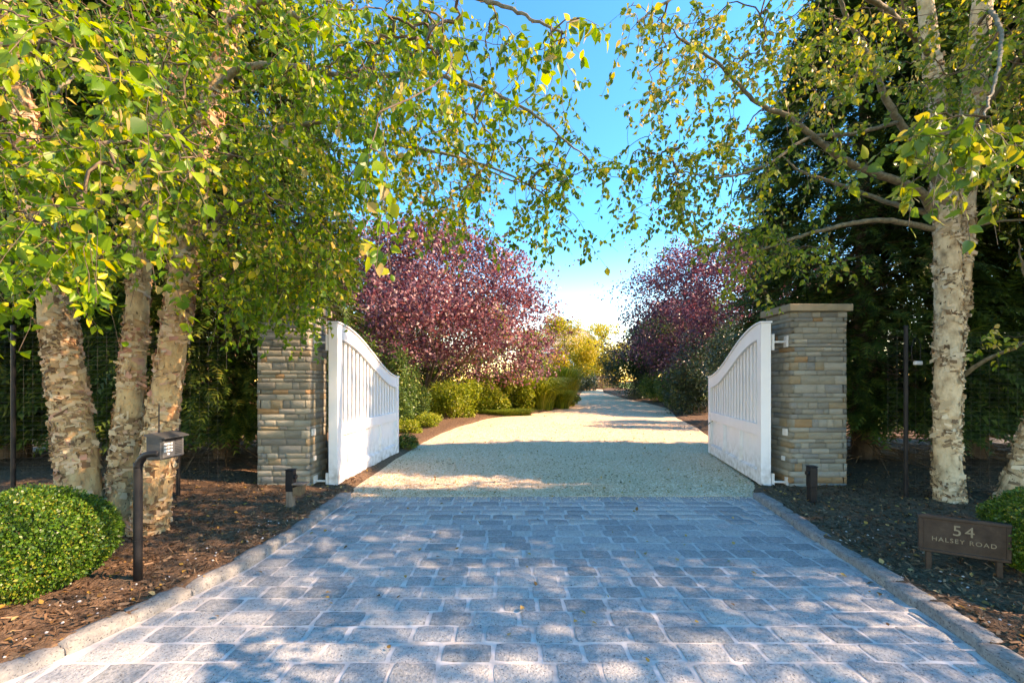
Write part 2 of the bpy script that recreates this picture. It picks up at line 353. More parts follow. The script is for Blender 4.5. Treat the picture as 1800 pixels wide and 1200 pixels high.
def sheet(name, xs, ys, zf, mat, smooth=True):
    X, Y = np.meshgrid(xs, ys); Z = zf(X, Y); n = len(xs)
    V = np.stack([X, Y, Z], -1).reshape(-1, 3)
    i = (np.arange(len(ys)-1)[:, None]*n+np.arange(n-1)[None]).reshape(-1)
    F = np.stack([i, i+1, i+n+1, i+n], -1)
    return obj_np(name, V, F, mat, smooth=smooth)

far = np.concatenate([-np.geomspace(900, 12, 14), np.linspace(-10, 10, 5), np.geomspace(12, 900, 14)])
fary = np.concatenate([-np.geomspace(900, 6, 10), [-3, 0, 4, 9], np.geomspace(14, 60, 12), np.geomspace(80, 900, 8)])
tag(sheet('ground', far, fary, lambda x, y: np.minimum(slope(y), 1.8)-0.13, G['soil']), kind='structure')
tag(sheet('lawn', np.linspace(-40, -6.0, 30), np.linspace(12.5, 50, 30), lambda x, y: slope(y)-0.02, G['lawn']), kind='structure')
tag(sheet('lawn', np.linspace(9, 40, 20), np.linspace(12.5, 60, 24), lambda x, y: slope(y)-0.02, G['lawn']), kind='structure')
tag(sheet('road', np.linspace(-60, 60, 8), np.linspace(-7, 0.16, 4), lambda x, y: x*0-0.03, G['asphalt']), kind='structure')

def bed_z(X, Y):
    P = np.stack([X, Y, X*0], -1)
    d = np.minimum(X-xl(Y), xr(Y)-X)                 # >0 inside the drive
    b = 0.055+.014*wob(P, 5.0)+.012*wob(P, 17.0, 2.)+.008*wob(P, 39.0, 5.)
    edge = np.clip((-d-.10)/.5, 0, 1)
    b = b+.10*edge*np.clip((-d-.3)/2.5, 0, 1)
    b = np.where(d > -0.06, -.06, np.where(Y > 5.6, np.minimum(b, .004+.05*np.clip((-d-.06)/.25, 0, 1)+b*np.clip((-d-.1)/.3, 0, 1)), b))
    return b+slope(Y)
tag(sheet('mulch_bed', np.arange(-9, 10.5, .065), np.concatenate([np.arange(.18, 9, .065), np.arange(9, 46, .3)]), bed_z, G['mulch']), kind='structure')

gy = np.concatenate([[5.325], np.arange(5.34, 14, .1), np.arange(14, 38.5, .4)])
gu = np.linspace(0, 1, 50)
GV = []
for y in gy:
    a, b = xl(y)-.10, xr(y)+.10
    for u in gu:
        x = a+(b-a)*u
        GV.append((x, y, float(slope(y))+(0.004+.008*min(1, max(0, (y-5.34)/.4)) if y > 5.33 else -.02)+.010*math.sin(x*3.1+y*1.3)*math.sin(y*2.1-x)+.004*noise.noise((x*6, y*6, 0))+0.02*math.sin(PI*u)*min(1, max(0, (y-5.34)/.5))))
n = len(gu); ii = (np.arange(len(gy)-1)[:, None]*n+np.arange(n-1)[None]).reshape(-1)
gravel = tag(obj_np('gravel_drive', GV, np.stack([ii, ii+1, ii+n+1, ii+n], -1), G['gravel'], smooth=True), kind='structure')

# paved apron: mortar sheet with granite setts standing a little proud
ay = np.linspace(0.17, 5.345, 60); AV = []; au = np.linspace(0, 1, 12)
for y in ay:
    a, b = xl(y)-.02, xr(y)+.02
    AV += [(a+(b-a)*u, y, 0.0) for u in au]
n = len(au); ii = (np.arange(len(ay)-1)[:, None]*n+np.arange(n-1)[None]).reshape(-1)
apron = tag(obj_np('paved_apron', AV, np.stack([ii, ii+1, ii+n+1, ii+n], -1), G['mortar']), kind='structure')

def rough_block(seed, nx=4, ny=3, jit=.035, crown=.10, corner=.10):
    """unit stone, x and y in -.5...5, top near z=1 with a rough, slightly crowned face and worn corners"""
    r = np.random.default_rng(seed); V = []; F = []
    for j in range(ny+1):
        for i in range(nx+1):
            u, v = i/nx*2-1, j/ny*2-1
            e = max(abs(u), abs(v)); x, y = u*.5, v*.5
            if i in (0, nx) or j in (0, ny):
                x += r.uniform(-jit, jit)*.6; y += r.uniform(-jit, jit)
            if i in (0, nx) and j in (0, ny): x *= 1-corner*.5; y *= 1-corner
            z = 1-crown*(e > .99)-r.uniform(0, crown*.9)
            V.append((x, y, z))
    n1 = nx+1
    for j in range(ny):
        for i in range(nx): F.append((j*n1+i, j*n1+i+1, (j+1)*n1+i+1, (j+1)*n1+i))
    rim = [i for i in range(nx+1)]+[j*n1+nx for j in range(1, ny+1)]+[ny*n1+i for i in range(nx-1, -1, -1)]+[j*n1 for j in range(ny-1, 0, -1)]
    b = len(V)
    for k in rim: V.append((V[k][0]*1.03, V[k][1]*1.03, 0.0))
    m = len(rim)
    for k in range(m): F.append((rim[(k+1) % m], rim[k], b+k, b+(k+1) % m))
    return np.array(V), np.array(F)

sett_var = [rough_block(100+i, jit=.035, crown=.14, corner=.05) for i in range(10)]
sett_mesh = [mesh_np('sett', v, f, G['granite']) for v, f in sett_var]
ROW, y = .162, 5.345
spots = []                                             # (x, y, length, depth, rotation)
xx = xl(5.24)+.02
while xx < xr(5.24):                                   # header course along the gravel
    w = rng.uniform(.125, .17); w = min(w, xr(5.24)-xx)
    if w > .05: spots.append((xx+w/2, 5.22, w-.018, .225))
    xx += w
y = 5.095
while y-ROW > 0.2:
    yc = y-ROW/2; a, b = xl(yc)+.012, xr(yc)-.012; x = a-rng.uniform(0, .2)
    while x < b:
        w = rng.choice([rng.uniform(.225, .30), rng.uniform(.16, .22), rng.uniform(.30, .42)], p=[.76, .16, .08])
        x0, x1 = max(x, a), min(x+w, b)
        if x1-x0 > .06: spots.append(((x0+x1)/2, yc+rng.normal(0, .004), x1-x0-rng.uniform(.020, .034), ROW-rng.uniform(.016, .026)))
        x += w
    y -= ROW
spots.sort(key=lambda s: (s[1] < 1.9, s[1]))           # nearest in view first
RV, RF, nb = [], [], 0
for k, (x, yc, w, d) in enumerate(spots):
    h = .0108+rng.uniform(-.002, .004); rz = rng.normal(0, .012)
    if k < 300:
        o = link(bpy.data.objects.new('sett', sett_mesh[k % 10]), apron)
        o.location = (x, yc, -.004); o.scale = (w*(1 if k % 2 else -1), d, h*1.0); o.rotation_euler = (rng.normal(0, .006), rng.normal(0, .006), rz)
        if k % 2 == 0: o.scale = (w, d, h); o.rotation_euler.z += PI
    else:
        v, f = sett_var[k % 10]; v = v*np.array([w, d, h]); c, s = math.cos(rz), math.sin(rz)
        v = np.stack([v[:, 0]*c-v[:, 1]*s+x, v[:, 0]*s+v[:, 1]*c+yc, v[:, 2]-.004], -1)
        RV.append(v); RF.append(f+nb); nb += len(v)
tag(obj_np('sett_field', np.vstack(RV), np.vstack(RF), G['granite'], apron), kind='stuff')

# kerbs of granite blocks
kerb_mesh = [mesh_np('kerb_stone', *rough_block(300+i, 6, 3, .035, .09, .06), G['kerb']) for i in range(6)]
def kerb(edge, side, label, y1, y0=.25):
    root = empty('granite_kerb', (float(edge(3.0))+side*.07, 3.0, 0)); tag(root, label, 'kerb', 'granite kerbs beside the apron')
    y = y1
    while y > y0:
        ln = rng.uniform(.24, .46); ya = y-ln
        p0 = np.array([float(edge(y)), y]); p1 = np.array([float(edge(ya)), ya]); d = p1-p0; L = np.linalg.norm(d); d /= L
        nrm = np.array([-d[1], d[0]]);  nrm = nrm if nrm[0]*side > 0 else -nrm
        c = (p0+p1)/2+nrm*(.075+rng.normal(0, .006))
        o = link(bpy.data.objects.new('kerb_stone', kerb_mesh[rng.integers(6)]), root)
        o.location = (c[0]-root.location.x, c[1]-3.0, -.05); o.rotation_euler = (rng.normal(0, .02), rng.normal(0, .02), math.atan2(d[1], d[0])+rng.normal(0, .02))
        o.scale = (L-.016, .142+rng.normal(0, .008), .122+rng.normal(0, .007)); y = ya
kerb(xl, -1, 'worn granite kerb curving along the left edge of the paved apron', 5.33)
kerb(xr, 1, 'straight granite kerb along the right edge of the paved apron beside the bronze sign', 5.33)

# ------------------------------------------------------------------ loose material on the ground
ICO_V = np.array([(0, 0, 1), (1, 0, 0), (0, 1, 0), (-1, 0, 0), (0, -1, 0), (0, 0, -1)], float)
ICO_F = np.array([(0, 1, 2), (0, 2, 3), (0, 3, 4), (0, 4, 1), (5, 2, 1), (5, 3, 2), (5, 4, 3), (5, 1, 4)])
def on_bed(n, ylo, yhi, maxd=3.5, power=1.6, gap=.17):
    y = ylo+(yhi-ylo)*rng.random(n)**power; side = rng.random(n) < .5
    d = gap+maxd*rng.random(n)**1.2
    x = np.where(side, xl(y)-d, xr(y)+d)
    return np.stack([x, y, bed_z(x, y)], -1)
def rotz(n, tilt=.35):
    return frame_from(np.c_[rng.normal(size=(n, 2)), rng.normal(0, tilt, n)], np.c_[rng.normal(0, tilt, (n, 2)), np.ones(n)])
P = on_bed(26000, 1.2, 6.2); n = len(P)
CH = np.array([(-.5, -.5, 0), (.5, -.45, 0), (.45, .5, .1), (-.4, .5, .05)]); CHF = np.array([(0, 1, 2, 3)])
v, f = scatter(CH, CHF, P+np.array([0, 0, .006]), rotz(n), np.c_[rng.uniform(.006, .018, n), rng.uniform(.018, .065, n), rng.uniform(.02, .06, n)])
tag(obj_np('bark_chips', v, f, G['chip']), 'dark shredded bark chips covering the planting beds', 'mulch', kind='stuff')
P = on_bed(200, 1.3, 4.6, .5, 1.5, .15); n = len(P)
v, f = scatter(ICO_V, ICO_F, P+np.array([0, 0, .003]), rotz(n), rng.uniform(.005, .012, n)[:, None]*np.array([1, 1.3, .7]))
tag(obj_np('white_pebbles', v, f, G['chipstone']), 'small pale pebbles strewn on the mulch along the kerbs', 'pebbles', kind='stuff')
LEAF = np.array([(0, 0, 0), (-.34, .28, .08), (-.27, .62, .07), (0, 1, -.05), (.27, .62, .07), (.34, .28, .08)]); LEAFF = np.array([(0, 3, 2, 1), (0, 5, 4, 3)])
LEAF2 = np.array([(0, 0, 0), (-.33, .45, .10), (0, 1, -.02), (.33, .45, .10)]); LEAFF2 = np.array([(0, 3, 2, 1)])
P = np.vstack([on_bed(1700, 1.3, 7, 3., 1.3, -.02), np.c_[rng.uniform(-2.0, 2.9, 90), rng.uniform(2.1, 5.3, 90), np.full(90, .012)]])
gyy = 5.4+12*rng.random(1500)**1.5; P = np.vstack([P, np.c_[xl(gyy)+(xr(gyy)-xl(gyy))*rng.random(1500), gyy, slope(gyy)+.035]]); n = len(P)
sc = rng.uniform(.018, .05, n)
v, f = scatter(LEAF, LEAFF, P+np.array([0, 0, .012]), rotz(n, .3), sc)
tag(obj_np('fallen_leaves', v, f, G['litter']), 'scattered orange and brown fallen leaves on beds and drive', 'leaf litter', kind='stuff')
nP = 42000; gyy = 5.36+8*rng.random(nP)**1.7; gxx = xl(gyy)-.05+(xr(gyy)-xl(gyy)+.1)*rng.random(nP)
uu = (gxx-xl(gyy))/(xr(gyy)-xl(gyy))
P = np.c_[gxx, gyy, slope(gyy)+.014+.010*np.sin(gxx*3.1+gyy*1.3)*np.sin(gyy*2.1-gxx)+.02*np.sin(PI*np.clip(uu, 0, 1))*np.clip((gyy-5.34)/.5, 0, 1)-.008*(1-np.clip((gyy-5.34)/.4, 0, 1))]
v, f = scatter(ICO_V[:5], ICO_F[:4], P, rotz(nP, .25), rng.uniform(.006, .014, nP)[:, None]*np.array([1, 1.3, .75]))
o = obj_np('gravel_stones', v, f, G['pebble'], gravel); tag(o, kind='stuff')
P = np.c_[rng.uniform(-2.0, 3.0, 900), 5.34-np.abs(rng.normal(0, .10, 900)), np.full(900, .010)]
v, f = scatter(ICO_V, ICO_F, P, rotz(900, .6), rng.uniform(.003, .008, 900)); tag(obj_np('gravel_spill', v, f, G['pebble'], gravel), kind='stuff')

# ------------------------------------------------------------------ stone pillars
def ledge_block(seed):
    """unit stone for walling: x -.5...5, z -.5...5, rough face at y=-.5"""
    v, f = rough_block(seed, 4, 2, .010, .07, .0)
    return np.stack([v[:, 0], .5-v[:, 2], v[:, 1]], -1), f
ledge_var = [ledge_block(500+i) for i in range(8)]
ledge_mesh = [mesh_np('ledge_stone', v, f, G['ledge']) for v, f in ledge_var]
def pillar(x0, x1, y0, y1, h, inner, label):
    cx, cyy = (x0+x1)/2, (y0+y1)/2
    root = empty('stone_pillar', (cx, cyy, 0)); tag(root, label, 'pillar', 'stone gate pillars')
    t = .05
    MB().box(x0+t-.012, x1-t+.012, y0+t-.012, y1-t+.012, -.05, h-.004).build('core', G['core'], root, local=False)
    RV, RF, nb = [], [], 0; z = .0; k = 0; nind = 0
    vis = ('front', 'left' if inner < 0 else 'right')
    while z < h-.03:
        ch = rng.choice([rng.uniform(.045, .06), rng.uniform(.06, .09), rng.uniform(.09, .12)], p=[.26, .50, .24])
        if z+ch > h-.03: ch = h-z
        full = k % 2 == 0                              # which faces run through the corner
        for face in ('front', 'back', 'left', 'right'):
            fb = face in ('front', 'back')
            a, b = (x0, x1) if fb else (y0, y1)
            if fb != full: a, b = a+t, b-t
            u = a
            while u < b-1e-6:
                w = rng.choice([rng.uniform(.08, .15), rng.uniform(.15, .26), rng.uniform(.26, .38)], p=[.36, .46, .18])
                if b-u-w < .07: w = b-u
                out = rng.normal(0, .0028)+.004
                if face == 'front': c = (u+w/2, y0+t/2-out, 0)
                elif face == 'back': c = (u+w/2, y1-t/2+out, PI)
                elif face == 'left': c = (x0+t/2-out, u+w/2, -PI/2)
                else: c = (x1-t/2+out, u+w/2, PI/2)
                sc = (w-rng.uniform(.005, .010), t, ch-rng.uniform(.003, .007)); vi = int(rng.integers(8))
                if face in vis and nind < 295:
                    o = link(bpy.data.objects.new('ledge_stone', ledge_mesh[vi]), root); nind += 1
                    o.location = (c[0]-cx, c[1]-cyy, z+ch/2); o.rotation_euler = (0, 0, c[2]); o.scale = sc
                else:
                    v, f = ledge_var[vi]; v = v*np.array(sc); cs, sn = math.cos(c[2]), math.sin(c[2])
                    RV.append(np.stack([v[:, 0]*cs-v[:, 1]*sn+c[0], v[:, 0]*sn+v[:, 1]*cs+c[1], v[:, 2]+z+ch/2], -1)); RF.append(f+nb); nb += len(v)
                u += w
        z += ch; k += 1
    tag(obj_np('ledge_stonework', np.vstack(RV), np.vstack(RF), G['ledge'], root), kind='stuff')
    ov = .05
    MB().box(x0-ov, x1+ov, y0-ov, y1+ov, h+.003, h+.098, .008).build('cap', G['cap'], root, local=False)
    xi = x0 if inner < 0 else x1
    for yy, zz, s in ((y0+.10, .78, .045), (y0+.14, .42, .03)):
        MB().box(xi+inner*.012-.012, xi+inner*.012+.012, yy-s, yy+s, zz-s, zz+s, .004).build('cover_plate', G['hinge'], root, local=False)
    return root
pillar(-3.39, -2.70, 5.60, 6.16, 2.39, 1, 'stone gate pillar behind the hanging birch branches and keypad post')
pillar(3.71, 4.455, 5.60, 6.16, 2.39, -1, 'stone gate pillar with brown cap beside the dark evergreen hedge')

# ------------------------------------------------------------------ gates
def gate(hx, hy, ex, ey, side, pillar_x, label):
    """leaf from hinge (hx, hy) to its free end; side = +1 when the leaf's thickness lies towards +x of the visible face"""
    L = math.hypot(ex-hx, ey-hy); rz = math.atan2(ey-hy, ex-hx)
    root = empty('white_gate', (hx, hy, 0), rz); tag(root, label, 'gate', 'open white gate leaves')
    T = .125                                           # local x runs along the leaf, local y is thickness away from the opening
    s = 1 if side < 0 else -1                          # +y local is to the left of travel
    y0, y1 = (0, T) if s > 0 else (-T, 0)
    B0, B1, M0, M1 = .045, .22, .71, .868
    top = lambda u: 1.55+.71*(.5+.5*math.cos(PI*min(max(u/L, 0), 1)))
    SW = .15
    c = .006
    def stile(u0, u1):
        n = 8; poly = [(u0+(u1-u0)*i/n, top(u0+(u1-u0)*i/n)) for i in range(n+1)]
        MB().prism([(u0, B0)]+[(u1, B0)]+poly[::-1], y0, y1).build('stile', G['white'], root, bevel=.004)
    stile(0, SW); stile(L-SW*.9, L)
    U0, U1 = SW+.001, L-SW*.9-.001
    yi, yo = y0+.008, y1-.008
    MB().box(U0, U1, yi, yo, B0+.001, B1).build('bottom_rail', G['white'], root, bevel=.004)
    MB().box(U0, U1, yi, yo, M0, M1).build('middle_rail', G['white'], root, bevel=.004)
    n = 40; us = [U0+(U1-U0)*i/n for i in range(n+1)]
    MB().prism([(u, top(u)-.205) for u in us]+[(u, top(u)-.001) for u in us[::-1]], yi, yo).build('top_rail', G['white'], root, bevel=.003)
    n = 48; us = [-.012+(L+.024)*i/n for i in range(n+1)]
    MB().prism([(u, top(u)+.002) for u in us]+[(u, top(u)+.024) for u in us[::-1]], y0-.014, y1+.014).build('cap_moulding', G['white'], root, bevel=.003)
    npk = 17; pitch = (U1-U0)/npk; pw = .072; ym = (y0+y1)/2
    for i in range(npk):
        u = U0+pitch*(i+.5); z1 = top(u)-.15
        MB().box(u-pw/2, u+pw/2, ym-.018, ym+.018, M1-.02, z1-.03, .004).build('picket', G['white'], root)
    mw = .11; pu = (U1-U0-2*mw)/3
    for i in range(3):
        a = U0+i*(pu+mw); nbd = 6
        m = MB(); bw = pu/nbd
        for k in range(nbd): m.box(a+k*bw+.0025, a+(k+1)*bw-.0025, ym-.016, ym+.016, B1-.02, M0+.02, .004)
        m.box(a, a+pu, ym-.006, ym+.006, B1-.018, M0+.018)
        m.build('panel', G['white'], root)
        if i < 2: MB().box(a+pu+.001, a+pu+mw-.001, yi+.002, yo-.002, B1-.01, M0+.01, .004).build('muntin', G['white'], root)
        m = MB(); e = .018                              # moulding round the panel
        for (aa, bb, z0, z1) in ((a+.001, a+pu-.001, B1+.001, B1+e), (a+.001, a+pu-.001, M0-e, M0-.001), (a+.001, a+e, B1+e+.001, M0-e-.001), (a+pu-e, a+pu-.001, B1+e+.001, M0-e-.001)):
            m.box(aa, bb, ym-.034, ym+.034, z0, z1, .003)
        m.build('panel_moulding', G['white'], root)
    # hinges on the hinge stile, reaching back to the pillar (local frame)
    for z in (2.0, .10):
        yb = y1 if s > 0 else y0; d = abs(pillar_x-hx)-T
        hp = MB().box(.03, .09, min(yb, yb+s*.012), max(yb, yb+s*.012), z-.10, z+.10, .003)
        hp.tube([(.02, yb+s*.03, z-.11), (.02, yb+s*.03, z+.11)], .020, 12)
        h = hp.build('hinge', G['hinge'], root)
        MB().tube([(.02, yb+s*.03, z), (.02, yb+s*(d+.01), z)], .015, 10).build('hinge_pin', G['hinge'], h)
        a, b = sorted((yb+s*(d-.006), yb+s*(d+.02)))
        MB().box(-.035, .075, a, b, z-.075, z+.075, .004).build('hinge_plate', G['hinge'], h)
    return root
gate(-2.385, 5.75, -2.275, 8.47, -1, -2.70, 'white gate leaf dappled with sunlight, hung on the pillar near the plum tree')
gate(3.40, 5.75, 3.96, 8.50, 1, 3.71, 'white gate leaf in shade, hung on the pillar by the dark evergreen hedge')

# ------------------------------------------------------------------ keypad on its gooseneck post
kp = empty('keypad_post', (-2.63, 2.96, 0)); tag(kp, 'black gooseneck post with grey entry keypad box beside the round boxwood', 'keypad')
kx, ky = -2.63, 2.96
arc = [(kx, ky, 0), (kx, ky, .82)]+[(kx+.11-.11*math.cos(a), ky+.0, .84+.11*math.sin(a)) for a in np.linspace(.1, PI/2, 9)]+[(kx+.155, ky+.0, .952)]
pts = spline(arc, 40)
MB().tube(pts, .026, 18).build('post', G['black'], kp, smooth=True, local=False)
MB().tube([(kx, ky, .33), (kx, ky, .345)], .0285, 18).build('post_collar', G['black'], kp, local=False)
bx0, bx1, by0, by1, bz0, bz1 = -2.565, -2.455, 2.945, 3.155, .905, 1.075
body = MB().box(bx0, bx1, by0, by1, bz0, bz1, .008).build('housing', G['greybox'], kp, local=False)
MB().prism([(bx0-.006, bz1-.002), (bx1+.03, bz1-.02), (bx1+.03, bz1-.012), (bx0+.05, bz1+.016), (bx0-.006, bz1+.012)], by0-.006, by1+.006).build('hood', G['greybox'], body, local=False)
MB().box(bx1-.001, bx1+.004, by0+.012, by1-.012, bz0+.012, bz1-.036, .002).build('face_plate', G['greyface'], body, local=False)
for r in range(4):
    for c in range(3):
        if r == 3 and c != 1: continue
        yy = by0+.03+c*.026; zz = bz1-.062-r*.024
        MB().box(bx1+.002, bx1+.010, yy-.0095, yy+.0095, zz-.008, zz+.008, .002).build('button', G['button'], body, local=False)
for r in range(8):
    zz = bz1-.05-r*.0125
    MB().box(bx1+.003, bx1+.008, by0+.115, by1-.028, zz-.003, zz+.003, .001).build('speaker_slat', G['greybox'], body, local=False)
MB().box(bx1+.002, bx1+.007, by0+.03, by1-.03, bz1-.045, bz1-.030, .001).build('display', G['black'], body, local=False)
MB().tube([(bx0+.045, by0+.06, bz1+.008), (bx0+.045, by0+.06, bz1+.03), (bx0+.045, by0+.06, bz1+.032), (bx0+.045, by0+.06, bz1+.22)], [.008, .008, .0045, .0035], 8).build('antenna', G['black'], body, local=False)

# ------------------------------------------------------------------ address sign
p0, p1 = np.array([3.06, 3.17]), np.array([3.47, 2.93]); sl = float(np.linalg.norm(p1-p0)); srz = math.atan2(p1[1]-p0[1], p1[0]-p0[0])
sign = empty('address_sign', (p0[0], p0[1], 0), srz); tag(sign, 'bronze address sign with gold lettering on two legs before the pale birch', 'sign')
SZ0, SZ1 = .195, .465
board = MB().box(.02, sl-.02, -.011, .011, SZ0+.02, SZ1-.02).build('board', G['bronze'], sign)
MB().box(-.004, sl+.004, -.022, .022, SZ1-.024, SZ1, .004).build('frame_rail', G['bronze'], sign)
MB().box(0, sl, -.020, .020, SZ0, SZ0+.022, .004).build('frame_rail', G['bronze'], sign)
MB().box(-.001, .024, -.018, .018, SZ0+.0225, SZ1-.0245, .003).build('frame_stile', G['bronze'], sign)
MB().box(sl-.024, sl+.001, -.018, .018, SZ0+.0225, SZ1-.0245, .003).build('frame_stile', G['bronze'], sign)
for u in (.055, sl-.055):
    MB().box(u-.016, u+.016, -.014, .014, 0.0, SZ0-.001, .003).build('leg', G['bronze'], sign)
def lettering(text, size, u, z, name, sp=1.0):
    cu = bpy.data.curves.new(name, 'FONT'); cu.body = text; cu.size = size; cu.extrude = .0022; cu.align_x = 'CENTER'; cu.space_character = sp
    t = bpy.data.objects.new(name, cu); COL.objects.link(t); bpy.context.view_layer.update()
    me = bpy.data.meshes.new_from_object(t.evaluated_get(bpy.context.evaluated_depsgraph_get()))
    bpy.data.objects.remove(t); me.materials.clear(); me.materials.append(G['gold'])
    o = link(bpy.data.objects.new(name, me), board); o.location = (u, -.0125, z); o.rotation_euler = (PI/2, 0, 0)
    return o
lettering('54', .105, sl*.5, .338, 'numerals', 1.25)
lettering('HALSEY ROAD', .044, sl*.5, .282, 'lettering', 1.22)

# ------------------------------------------------------------------ bollard lights
def bollard(x, y, label, box):
    z = float(bed_z(np.array([x]), np.array([y]))[0])
    r = empty('bollard_light', (x, y, z-.02)); tag(r, label, 'bollard', 'bollard lights at the gate')
    MB().box(x-.037, x+.037, y-.037, y+.037, z-.04, z+.36, .005).build('post', G['weathered'] if box else G['black'], r, local=False)
    MB().box(x-.042, x+.042, y-.042, y+.042, z+.17, z+.40, .006).build('head', G['black'], r, local=False)
    MB().box(x-.046, x+.046, y-.046, y+.046, z+.402, z+.415, .004).build('cap', G['black'], r, local=False)
    s = 1 if x < 0 else -1
    MB().tube([(x+s*.035, y, z+.33), (x+s*.065, y, z+.33)], .026, 14).build('lens_hood', G['black'], r, local=False)
    if box:
        MB().prism([(x+.045, z+.13), (x+.135, z+.13), (x+.155, z+.245), (x+.045, z+.215)], y-.05, y+.05).build('copper_box', G['copper'], r, local=False, bevel=.004)
        MB().box(x+.04, x+.175, y-.062, y+.062, z+.247, z+.262, .003).build('box_lid', G['weathered'], r, local=False)
bollard(-2.47, 4.70, 'black bollard with small copper box on a weathered stake by the left pillar', True)
bollard(3.49, 4.90, 'slim black bollard in the mulch before the right pillar', False)

# ------------------------------------------------------------------ wire deer fences
def fence(x0, x1, y, posts, label, h=2.05):
    r = empty('wire_fence', ((x0+x1)/2, y, 0)); tag(r, label, 'fence', 'black wire fences under the hedges')
    for xx in posts:
        z = float(bed_z(np.array([xx]), np.array([y]))[0])
        p = MB().tube([(xx, y, z-.05), (xx, y, h+.06)], .022, 10).build('post', G['black'], r, smooth=False, local=False)
        MB().tube([(xx, y, h+.06), (xx, y, h+.075)], [.026, .020], 10).build('post_cap', G['black'], p, local=False)
    zz = np.arange(.12, h, .055); xs = np.arange(x0, x1, .11)
    P = np.concatenate([np.stack([np.stack([np.array([x0, y+.024, z]), np.array([(x0+x1)/2, y+.024, z-.006]), np.array([x1, y+.024, z])]) for z in zz]),
                        np.stack([np.stack([np.array([x, y+.027, .08]), np.array([x, y+.027, h/2]), np.array([x, y+.027, h])]) for x in xs])])
    v, f = tubes(P, np.full(P.shape[:2], .0007), 3); tag(obj_np('wire_mesh', v, f, G['wire'], r), kind='stuff')
    return r
fence(-9, -3.42, 4.98, (-3.95, -5.9, -7.9), 'black wire fence behind the left birch clump and keypad')
fr = fence(4.47, 9, 4.98, (4.66, 6.6, 8.6), 'black wire fence behind the right birch trunk and bronze sign')
ws = empty('post_sensor', (4.76, 4.93, 1.66)); tag(ws, 'small white sensor with looped cable hanging on the fence post', 'sensor')
MB().box(4.70, 4.79, 4.90, 4.94, 1.655, 1.70, .008).build('housing', G['hinge'], ws, local=False)
MB().tube(spline([(4.69, 4.93, 1.69), (4.68, 4.93, 1.85), (4.72, 4.93, 1.97), (4.78, 4.93, 1.90), (4.78, 4.93, 1.70)], 24), .004, 6).build('cable', G['black'], ws, local=False)

# ------------------------------------------------------------------ birches
FINE = []                                              # toothed outline for the leaves one can pick apart
def fine_leaf():
    n = 7; L = []; R = []
    for i in range(n+1):
        t = i/n; w = .40*math.sin(PI*min(1, t**.72))*(1-.25*t)+(.02 if i % 2 else 0.)
        L.append((-w, t+(.02 if i % 2 else 0), .22*w-.10*t*t)); R.append((w, t+(.02 if i % 2 else 0), .22*w-.10*t*t))
    V = []; F = []
    for i in range(n+1): V += [L[i], (0, i/n, -.10*(i/n)**2), R[i]]
    for i in range(n): a = i*3; F += [(a+1, a+4, a+3, a), (a+2, a+5, a+4, a+1)]
    V = np.array(V); V[:, 1] = np.clip(V[:, 1], 0, 1.03)
    st = len(V); V = np.vstack([V, [(-.012, -.28, .03), (.012, -.28, .03), (.012, .02, 0), (-.012, .02, 0)]]); F.append((st, st+1, st+2, st+3))
    return V, np.array(F)
FLV, FLF = fine_leaf()

def bark_tube(pts, rads, nseg, step, amp, seed):
    L = np.linalg.norm(np.diff(pts, axis=0), axis=1).sum(); n = max(8, int(L/step))
    C = spline(np.c_[pts, rads], n); P, R = C[:, :3], C[:, 3]
    V, F = tube(P, R, nseg); V = V.reshape(n, nseg, 3); out = V-P[:, None]
    d = np.zeros((n, nseg))
    for i in range(n):
        for j in range(nseg):
            q = Vector(V[i, j])*1.0
            a = noise.noise(Vector((q.x*9+seed, q.y*9, q.z*6))); b = noise.noise(Vector((q.x*26, q.y*26+seed, q.z*20)))
            d[i, j] = amp*(1.2*a+.7*abs(b)+.35*noise.noise(q*60))
    V = P[:, None]+out*(1+d[..., None]/np.maximum(R, .03)[:, None, None])
    return V.reshape(-1, 3), F, P, R

def flaps(P, R, n, seed, zmax=99):
    """curled scraps of loose bark standing off the trunk"""
    T, A, B = frames(P); ok = np.where(P[:, 2] < zmax)[0]
    i = rng.choice(ok, n*2); th = rng.uniform(0, 2*PI, n*2)
    o = np.cos(th)[:, None]*A[i]+np.sin(th)[:, None]*B[i]
    keep = wob(P[i]+o*R[i][:, None], 9.0, seed*1.9+.4)+rng.normal(0, .25, n*2) > .02; i, th, o = i[keep][:n], th[keep][:n], o[keep][:n]; n = len(i)
    tan = np.cross(T[i], o)
    w = .008+.05*rng.random(n)**2.2; h = .007+.036*rng.random(n)**1.8; lift = rng.uniform(.05, 1.0, n)**1.5*np.minimum(w, .022)*1.2
    sgn = rng.choice([-1, 1], n); vert = rng.random(n) < .45; sk = rng.uniform(-.5, .5, n)
    k = 3; V = np.zeros((n, k, 3, 3))
    base = P[i]+o*(R[i]*.99)[:, None]
    for a in range(k):
        t = a/(k-1)
        for b in range(3):
            u = (b-1)
            along = np.where(vert, u*w, sgn*t*w*2+0*u); up = np.where(vert, sgn*t*h*2.2, u*h*(1-.45*t))
            up = up+sk*along
            rad = lift*(t**1.7)+.001-np.where(vert, (u*w)**2/(2*R[i]), (t*w*2)**2/(2*R[i])*.6)+.10*lift*abs(u)*t
            V[:, a, b] = base+tan*along[:, None]+T[i]*up[:, None]+o*rad[:, None]
    V[:, 1:, :, :] += rng.normal(0, .0022, (n, k-1, 3, 3))
    q = []
    for a in range(k-1):
        for b in range(2): q.append((a*3+b, a*3+b+1, a*3+b+4, a*3+b+3))
    q = np.array(q); F = (q[None]+(np.arange(n)*k*3)[:, None, None]).reshape(-1, 4)
    return V.reshape(-1, 3), F

